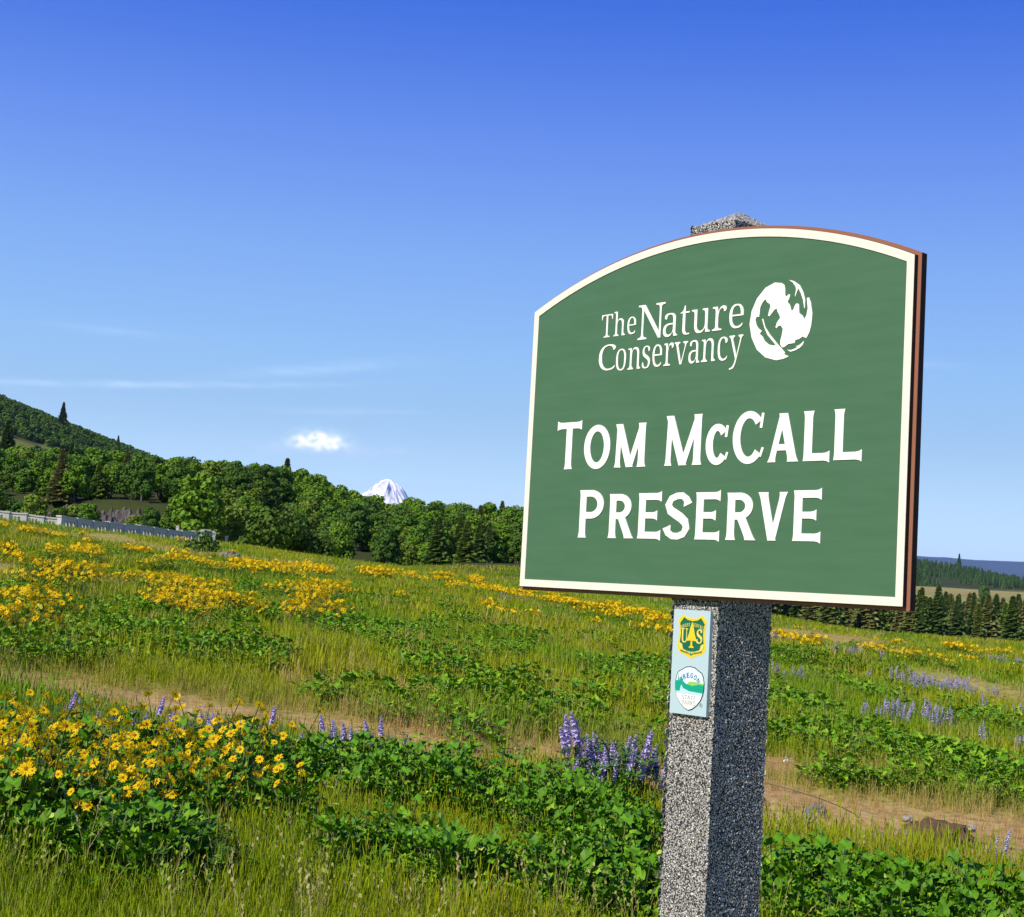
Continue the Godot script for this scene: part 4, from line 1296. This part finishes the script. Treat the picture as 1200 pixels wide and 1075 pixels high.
func make_woods() -> void:
	M.bark = mat(Color.WHITE, 0.95)
	M.needle = mat(Color.WHITE, 0.7, 0.5)
	M.foliage = mat(Color.WHITE, 0.7, 0.14)
	var oaks := []
	var greens := [Color(0.075, 0.180, 0.012), Color(0.11, 0.225, 0.012), Color(0.050, 0.125, 0.013), Color(0.14, 0.22, 0.02), Color(0.06, 0.130, 0.012)]
	for i in 5: oaks.append(tree_kit("oak_tree", oak_parts(8.0 + 0.6 * (i % 3), 4.3 + 0.3 * (i % 2), 2600, 0.27, greens[i]), "tree"))
	var firs := []
	var darks := [Color(0.115, 0.185, 0.04), Color(0.15, 0.20, 0.045), Color(0.095, 0.16, 0.04), Color(0.20, 0.21, 0.065)]
	for i in 4: firs.append(tree_kit("conifer_tree", fir_parts(14.0, 3.1 + 0.25 * i, 320, darks[i], 0.5), "tree"))
	var young := []
	for i in 3: young.append(tree_kit("conifer_tree", fir_parts(12.5, 3.9, 300, [Color(0.13, 0.20, 0.03), Color(0.10, 0.17, 0.03), Color(0.17, 0.20, 0.05)][i], 0.55), "tree"))
	# left of the sign: the oak wood that climbs behind the meadow
	var spots := []
	var cell := 4.1
	var d := 150.0
	while d < 470.0:
		var x := -0.40 * d
		while x < 0.05 * d:
			var q := Vector2(x + rng.randf_range(-2.4, 2.4), d + rng.randf_range(-2.4, 2.4))
			x += cell
			var edge := 100.0 + clampf(-q.x * 1.3, 0.0, 45.0) + 12.0
			if q.x > -22.0: edge += 14.0
			if q.y < edge: continue
			if q.x < -30.0 and q.x > -68.0 and absf(q.y - 177.0 + 0.25 * (q.x + 45.0)) < 1.2: continue
			if q.x < -39.0 and q.x > -57.0 and q.y > 169.0 and q.y < 175.5 and rng.randf() < 0.65: continue
			spots.append(q)
		d += cell
		cell = 4.1 + (d - 150.0) * 0.012
	spots.sort_custom(func(a, b): return a.y < b.y)
	var n_oak := 0
	var n_fir := 0
	var rest := []
	var rest_f := []
	for q in spots:
		var fir: bool = rng.randf() < (0.05 + 0.13 * clampf(N1.get_noise_2d(q.x * 0.8, q.y * 0.8 + 60.0) * 3.0, 0.0, 1.0)) * (0.75 if q.x > -45.0 else 0.8)
		var u: float = q.x / q.y
		var where := "at far left under the big hill" if u < -0.24 else ("left of the snowy peak" if u < -0.1 else "between the snowy peak and the sign")
		if fir:
			var s := rng.randf_range(0.36, 0.55)
			n_fir += 1
			if n_fir <= 120: put_tree(young[rng.randi_range(0, 2)] if rng.randf() < 0.75 else firs[rng.randi_range(0, 3)], q.x, q.y, s * 0.9, "conifer among oaks of the wood " + where, "conifers in the oak wood " + where)
			else: rest_f.append(Transform3D(Basis(Vector3.UP, rng.randf() * TAU).scaled(Vector3.ONE * s), Vector3(q.x, ground(q.x, q.y) - 0.3, -q.y)))
			continue
		n_oak += 1
		var s := rng.randf_range(0.75, 1.1) * lerpf(0.5, 0.85, sm(150.0, 300.0, q.y))
		if q.x < -37.0 and q.y < 175.0: s *= 0.85
		if n_oak <= 285: put_tree(oaks[rng.randi_range(0, 4)], q.x, q.y, s, "round green oak in the wood " + where, "oaks of the wood behind the meadow " + where)
		else: rest.append(Transform3D(Basis(Vector3.UP, rng.randf() * TAU).scaled(Vector3.ONE * s), Vector3(q.x, ground(q.x, q.y) - 0.3, -q.y)))
	# trees that stand out
	put_tree(oaks[1], -29.5, 146.0, 0.86, "big spreading dark oak at the right end of the white wall")
	put_tree(oaks[3], -27.0, 152.0, 0.7, "smaller oak close behind the spreading oak by the wall end")
	var bush := tree_kit("spreading_bush", oak_parts(3.4, 4.6, 2600, 0.2, Color(0.06, 0.12, 0.012)), "bush")
	put_tree(bush, -19.6, 131.0, 1.0, "wide low green bush on the meadow crest right of the spreading oak")
	put_tree(bush, -16.4, 132.0, 0.62, "low green bush at the right foot of the wide bush on the crest")
	var small := tree_kit("round_bush", oak_parts(1.3, 1.5, 900, 0.09, Color(0.06, 0.13, 0.014)), "bush")
	put_tree(small, -16.6, 84.0, 0.95, "small round green bush alone on bare soil below the white wall")
	put_tree(firs[0], -84.0, 440.0, 0.95, "tall pointed conifer on the wood's skyline above the wall end")
	put_tree(firs[2], -63.0, 432.0, 1.25, "tallest pointed conifer on the skyline left of the snowy peak")
	put_tree(firs[1], -55.0, 440.0, 0.7, "pointed conifer on the skyline halfway to the snowy peak")
	put_tree(firs[3], -23.5, 440.0, 0.62, "thin conifer on the skyline just right of the snowy peak")
	put_tree(firs[1], -13.0, 440.0, 0.9, "thin conifer on the skyline near the left edge of the sign")
	put_tree(firs[2], -96.0, 292.0, 0.95, "big dark conifer before the grassy clearing at the left edge")
	put_tree(firs[0], -86.0, 300.0, 0.75, "dark conifer right of the big conifer at the clearing")
	put_tree(firs[2], -325.0, 1105.0, 1.5, "lone conifer high on the hill skyline at left")
	put_tree(firs[0], -280.0, 1090.0, 1.0, "small conifer lower on the hill skyline at left")
	# right of the post: a row of conifers in the hollow behind the meadow
	for i in 170:
		var q := Vector2(lerpf(40.0, 150.0, (i + rng.randf()) / 170.0), rng.randf_range(270.0, 400.0))
		q.x *= q.y / 345.0
		var s := rng.randf_range(0.70, 0.98)
		put_tree(young[rng.randi_range(0, 2)] if rng.randf() < 0.5 else firs[rng.randi_range(0, 3)], q.x, q.y, s, "olive conifer in the row behind the meadow right of the sign post", "conifers in the hollow right of the post")
	for i in 70:
		var q := Vector2(rng.randf_range(0.10, 0.40), rng.randf_range(330.0, 560.0))
		rest.append(Transform3D(Basis(Vector3.UP, rng.randf() * TAU).scaled(Vector3.ONE * rng.randf_range(0.9, 1.35)), Vector3(q.x * q.y, ground(q.x * q.y, q.y) - 0.3, -q.y)))
	put_tree(oaks[0], 232.0, 800.0, 1.35, "round dark oak standing in the tan field right of the sign")
	put_tree(oaks[2], 326.0, 1050.0, 1.5, "larger dark oak at the upper edge of the tan field")
	put_tree(oaks[0], 400.0, 960.0, 0.55, "tiny bush in the middle of the tan field")
	put_tree(oaks[2], 205.0, 860.0, 0.7, "small bush beside the sign's edge in the tan field")
	put_tree(firs[0], 690.0, 2350.0, 2.2, "tall conifer on the far right ridge against the sky")
	put_tree(firs[2], 610.0, 2350.0, 1.8, "conifer on the far right ridge near the edge of the sign")
	many("oak_wood", crown_mesh(oaks[1], true), rest, [], "oaks that fill the rest of the wooded slopes", "wood")
	many("conifer_wood", crown_mesh(firs[0], true), rest_f, [], "conifers that fill the rest of the wooded slope", "wood")
	# the big hill at left, too far to tell tree from tree
	var hill := []
	var tints := []
	while hill.size() < 15000:
		var dd := rng.randf_range(480.0, 1500.0)
		var u := rng.randf_range(-0.46, -0.02)
		var x := u * dd
		if clearing(x, dd): continue
		hill.append(Transform3D(Basis(Vector3.UP, rng.randf() * TAU).scaled(Vector3.ONE * rng.randf_range(0.5, 0.95)), Vector3(x, ground(x, dd) - 0.6, -dd)))
		var k := rng.randf_range(0.7, 1.2)
		tints.append(Color(k, k, k))
	var lo := MB.new()
	for a in oak_parts(8.0, 4.6, 420, 0.62, Color(0.055, 0.125, 0.015)): lo.put(a, Transform3D())
	many("hillside_wood", lo.mesh(M.foliage), hill, tints, "oak wood covering the big hill at left", "wood")
	# the far ridge
	var ridge := []
	var rt := []
	while ridge.size() < 14000:
		var dd := rng.randf_range(1650.0, 2900.0)
		var x := rng.randf_range(-0.16, 0.46) * dd
		if x > 300.0 and dd < 1900.0 and N2.get_noise_2d(x * 0.05, dd * 0.05) > 0.1: continue
		ridge.append(Transform3D(Basis(Vector3.UP, rng.randf() * TAU).scaled(Vector3(1.3, 1.0, 1.3) * rng.randf_range(0.5, 0.95)), Vector3(x, ground(x, dd) - 0.6, -dd)))
		var k := rng.randf_range(0.7, 1.2)
		rt.append(Color(k, k, k))
	var lf := MB.new()
	for a in fir_parts(15.0, 3.6, 70, Color(0.13, 0.24, 0.07), 0.3): lf.put(a, Transform3D())
	many("ridge_forest", lf.mesh(M.foliage), ridge, rt, "conifer forest on the far ridge", "wood")
	for o in oaks + firs + young + [bush, small]: o.free()

func crown_mesh(o: Node3D, _all: bool) -> ArrayMesh:
	var m := ArrayMesh.new()
	for k in o.get_children():
		m.add_surface_from_arrays(Mesh.PRIMITIVE_TRIANGLES, k.mesh.surface_get_arrays(0))
		m.surface_set_material(m.get_surface_count() - 1, k.mesh.surface_get_material(0))
	return m

# ---------------------------------------------------------------- the old road's guard wall
func wall_panel(len: float, h: float, th: float, holes: int) -> MB:
	var b := MB.new()
	var y0 := h * 0.22
	var y1 := h * 0.72
	b.box(Vector3(0, -0.6, -th * 0.5), Vector3(len, y0, th * 0.5))
	b.box(Vector3(0, y1, -th * 0.5), Vector3(len, h, th * 0.5))
	var pier := len / (holes + 1.6)
	var gap := (len - 2 * pier * 0.55) / holes
	var x := 0.0
	for i in holes + 1:
		var w := pier * 0.55 if i == 0 or i == holes else gap * 0.30
		var x0 := 0.0 if i == 0 else (len - w if i == holes else pier * 0.55 + gap * i - w * 0.5)
		b.box(Vector3(x0, y0, -th * 0.5), Vector3(x0 + w, y1, th * 0.5))
		# springing of the arches
		for s in [-1.0, 1.0]:
			var e: float = x0 + w if s > 0 else x0
			if (i == 0 and s < 0) or (i == holes and s > 0): continue
			var k := gap * 0.2
			b.quad(Vector3(e, y1 - k, -th * 0.5), Vector3(e, y1 - k, th * 0.5), Vector3(e + s * k, y1 - 0.001, th * 0.5), Vector3(e + s * k, y1 - 0.001, -th * 0.5))
			b.tri(Vector3(e, y1 - k, th * 0.5), Vector3(e + s * k, y1, th * 0.5), Vector3(e, y1, th * 0.5))
			b.tri(Vector3(e, y1 - k, -th * 0.5), Vector3(e, y1, -th * 0.5), Vector3(e + s * k, y1, -th * 0.5))
	return b

func guard_wall(a: Vector2, z: Vector2, n: int, h: float, holes: int, label: String) -> void:
	var r := root("guard_wall", Vector3(a.x, ground(a.x, a.y), -a.y), label, "wall", "sections of the white guard wall")
	var span := (z - a) / n
	var len := span.length()
	var turn := atan2(span.y, span.x)
	var panel := wall_panel(len - 0.34, h, 0.22, holes).mesh(M.plaster)
	var pl := MB.new()
	pl.box(Vector3(-0.17, -0.7, -0.19), Vector3(0.17, h + 0.02, 0.19))
	pl.box(Vector3(-0.24, h + 0.02, -0.25), Vector3(0.24, h + 0.13, 0.25))
	var pil := pl.mesh(M.plaster)
	var cp := MB.new()
	cp.box(Vector3(0, h + 0.002, -0.17), Vector3(len - 0.48, h + 0.10, 0.17))
	var cap := cp.mesh(M.plaster)
	for i in n + 1:
		var p := a + span * i
		var at := Vector3(p.x, ground(p.x, p.y), -p.y) - r.position
		part("pilaster", pil, r, Transform3D(Basis(Vector3.UP, turn), at))
		if i < n:
			var q := a + span * (i + 1)
			var rise_ := ground(q.x, q.y) - ground(p.x, p.y)
			var b := Basis(Vector3.UP, turn)
			b.x.y += rise_ / len
			part("arched_panel", panel, r, Transform3D(b, at + b.x * 0.17))
			part("coping", cap, r, Transform3D(b, at + b.x * 0.24))

func make_wall() -> void:
	M.plaster = mat(lin(0.46, 0.455, 0.45), 0.85, 0.0, false)
	guard_wall(Vector2(-40.0, 108.0), Vector2(-31.6, 108.6), 7, 0.62, 3, "sunlit left end of the white guard wall at the left edge")
	guard_wall(Vector2(-31.2, 107.6), Vector2(-24.6, 121.5), 9, 0.82, 3, "long shaded run of white guard wall with arched openings")
	guard_wall(Vector2(-24.4, 122.5), Vector2(-25.4, 131.5), 6, 0.8, 2, "short bend of the white guard wall seen almost end on")
	guard_wall(Vector2(-25.4, 133.0), Vector2(-27.2, 141.0), 3, 0.8, 2, "last far sections of the white guard wall before the dark oak")
	for i in 5:
		var x := -30.6 + 1.0 * i
		var d := 143.0 + 0.8 * i
		var b := MB.new()
		b.box(Vector3(-0.12, -0.5, -0.12), Vector3(0.12, 0.85, 0.12))
		b.box(Vector3(-0.15, 0.852, -0.15), Vector3(0.15, 0.95, 0.15))
		tag(part("guard_post", b.mesh(M.plaster), self, Transform3D(Basis(), Vector3(x, ground(x, d) + 0.3, -d))), "small white roadside post behind the far end of the guard wall", "post", "white posts behind the wall end")

# ---------------------------------------------------------------- stones
func boulder(sx: float, sy: float, sz: float, rough: float, seed_: int, k := 10) -> MB:
	var b := MB.new()
	var f := FastNoiseLite.new()
	f.seed = seed_
	f.frequency = 0.9
	var p := []
	for i in k + 1:
		var row := []
		for j in k * 2:
			var a := PI * i / k
			var q := TAU * j / (k * 2)
			var v := Vector3(sin(a) * cos(q), cos(a), sin(a) * sin(q))
			v *= 1.0 + rough * f.get_noise_3dv(v * 2.0) + rough * 0.5 * f.get_noise_3dv(v * 5.0)
			row.append(v * Vector3(sx, sy, sz))
		p.append(row)
	for i in k:
		for j in k * 2:
			var g := 0.8 + 0.4 * absf(f.get_noise_2d(i * 3.0, j * 3.0))
			b.quad(p[i][j], p[i][(j + 1) % (k * 2)], p[i + 1][(j + 1) % (k * 2)], p[i + 1][j], Color(g, g, g))
	return b

func make_stones() -> void:
	var grey := mat(lin(0.30, 0.28, 0.25), 0.95)
	var pale := mat(lin(0.52, 0.50, 0.45), 0.95)
	var earth := mat(lin(0.22, 0.14, 0.08), 1.0)
	for m in [grey, pale, earth]:
		m.uv1_triplanar = true
		m.uv1_scale = Vector3.ONE * 5.0
		m.albedo_texture = noise_tex(0.04, 256, [Color(0.45, 0.42, 0.4), Color(0.85, 0.84, 0.8), Color(1, 1, 1)], 5, 21)
	var put := func(called: String, b: MB, m: Material, x: float, d: float, up: float, label: String, cat: String) -> void:
		tag(part(called, b.mesh(m), self, Transform3D(Basis(Vector3.UP, x * 7.0), Vector3(x, ground(x, d) + up, -d))), label, cat)
	(put as Callable).call("earth_mound", boulder(0.40, 0.115, 0.26, 0.30, 3, 18), earth, 3.33, 11.65, 0.02, "low dark brown earth mound beside the dry trail at right", "mound")
	(put as Callable).call("stone", boulder(0.036, 0.028, 0.034, 0.4, 7, 8), pale, 3.56, 11.6, 0.125, "pale lichened stone on the right top of the earth mound", "stone")
	(put as Callable).call("stone", boulder(0.038, 0.024, 0.034, 0.4, 8, 8), pale, 3.12, 11.75, 0.11, "pale stone on the left top of the earth mound", "stone")
	(put as Callable).call("stone", boulder(0.07, 0.045, 0.06, 0.5, 9), grey, 3.02, 11.4, 0.03, "grey stone at the left foot of the earth mound", "stone")
	(put as Callable).call("stone", boulder(0.10, 0.062, 0.08, 0.55, 10), grey, 2.47, 11.95, 0.03, "grey mottled stone alone on the dry trail right of the post", "stone")
	(put as Callable).call("stone", boulder(0.10, 0.045, 0.07, 0.5, 11), grey, 2.70, 11.05, 0.03, "flat dark stone at the near edge of the trail", "stone")
	(put as Callable).call("stone", boulder(0.09, 0.05, 0.08, 0.5, 12), earth, 2.05, 12.2, 0.02, "low brown stone on the trail just right of the post", "stone")
	(put as Callable).call("stone", boulder(0.6, 0.32, 0.5, 0.5, 14), grey, -13.6, 76.0, 0.1, "grey rock in the bare soil right of the small round bush", "stone")
	# basalt cliffs in the wood
	var rock := mat(lin(0.13, 0.115, 0.11), 0.95)
	for c in [[-62.5, -56.0, 182.5, 4.2, "dark columnar basalt cliff in the wood at the far left"], [-54.5, -48.5, 180.5, 3.8, "dark basalt cliff just right of the far left cliff"], [-46.5, -40.5, 178.0, 3.9, "dark columnar basalt cliff above the middle of the white wall"]]:
		var r := root("basalt_cliff", Vector3(c[0], ground(c[0], c[2] - 3.0), -c[2]), c[4], "cliff", "basalt cliffs in the wood above the wall")
		var x: float = c[0]
		while x < c[1]:
			for row in 2:
				var w := rng.randf_range(0.55, 0.95)
				var h := rng.randf_range(2.7, 3.7) * (1.0 - 0.35 * row)
				var k := rng.randf_range(0.6, 1.4)
				var dd := 175.5 - 0.25 * (x + 45.0) - 1.3 * row + rng.randf_range(-0.5, 0.5)
				var b := boulder(w, h, w, 0.34, rng.randi_range(1, 999), 6)
				part("rock_column", b.mesh(rock), r, Transform3D(Basis(Vector3.UP, rng.randf() * 3.0), Vector3(x, ground(x, dd - 2.0), -dd) - r.position))
			x += rng.randf_range(0.45, 0.8)

func make_small_things() -> void:
	var white := mat(lin(0.8, 0.8, 0.74), 0.8, 0.4, false)
	var stem := mat(lin(0.16, 0.13, 0.08), 0.9, 0.0, false)
	for q in [[-2.02, 7.42, 0.30, "small white flower high in the grass at the bottom left"], [-1.98, 7.30, 0.22, "small white flower low in the grass at the bottom left"], [-0.44, 7.75, 0.20, "white flower cluster in the grass at the bottom centre"], [3.28, 9.0, 0.42, "white flower head beside the lupine at the right edge"], [2.5, 13.4, 0.22, "tiny white flower in the grass beyond the trail"]]:
		var r := root("white_flower", Vector3(q[0], ground(q[0], q[1]), -q[1]), q[3], "wildflower")
		var s := MB.new()
		s.tube(Vector3.ZERO, Vector3(0.02, q[2], 0), 0.003, 0.002, 4)
		part("stem", s.mesh(M.stemgreen), r)
		var f := MB.new()
		for i in 26:
			var p := Vector3(0.02 + rng.randf_range(-0.035, 0.035), q[2] + rng.randf_range(-0.012, 0.02), rng.randf_range(-0.035, 0.035))
			var u := Vector3(rng.randfn(), rng.randfn() * 0.4, rng.randfn()).normalized() * 0.013
			var w := u.cross(Vector3.UP).normalized() * 0.011
			f.quad(p - u, p + w, p + u, p - w)
		part("flower_head", f.mesh(white), r)
	for q in [[0.16, 11.9, 0.34, 0.5, "thin dry bent stalk in the trail left of the purple lupine"], [0.36, 11.9, 0.36, 0.45, "second thin dry bent stalk nearest the purple lupine"], [2.85, 12.0, 0.22, 0.9, "leaning dry stalk on the trail by the grey stone"]]:
		var s := MB.new()
		var p := Vector3.ZERO
		for i in 5:
			var e: Vector3 = p + Vector3(-q[3] * 0.2 * (0.4 + 0.25 * i), 0.2 * q[2] * 1.2, 0.01) 
			s.tube(p, e, 0.006 - 0.0008 * i, 0.0054 - 0.0008 * i, 4)
			p = e
		s.tube(p, p + Vector3(-0.05, 0.02, 0), 0.003, 0.001, 4)
		tag(part("dry_stalk", s.mesh(stem), self, Transform3D(Basis(), Vector3(q[0], ground(q[0], q[1]), -q[1]))), q[4], "stalk")

func _ready() -> void:
	rng.seed = 20240611
	for a in [[N1, 1, 0.05], [N2, 2, 0.08], [N3, 3, 0.03]]:
		a[0].seed = a[1]
		a[0].frequency = a[2]
		a[0].fractal_octaves = 4
	make_camera()
	make_sky()
	make_sun()
	M.stemgreen = mat(lin(0.12, 0.16, 0.05), 0.8, 0.0, false)
	make_ground()
	make_peak()
	make_sign()
	make_wall()
	make_plant_kit()
	make_woods()
	make_stones()
	make_meadow_plants()
	make_grass()
	make_small_things()
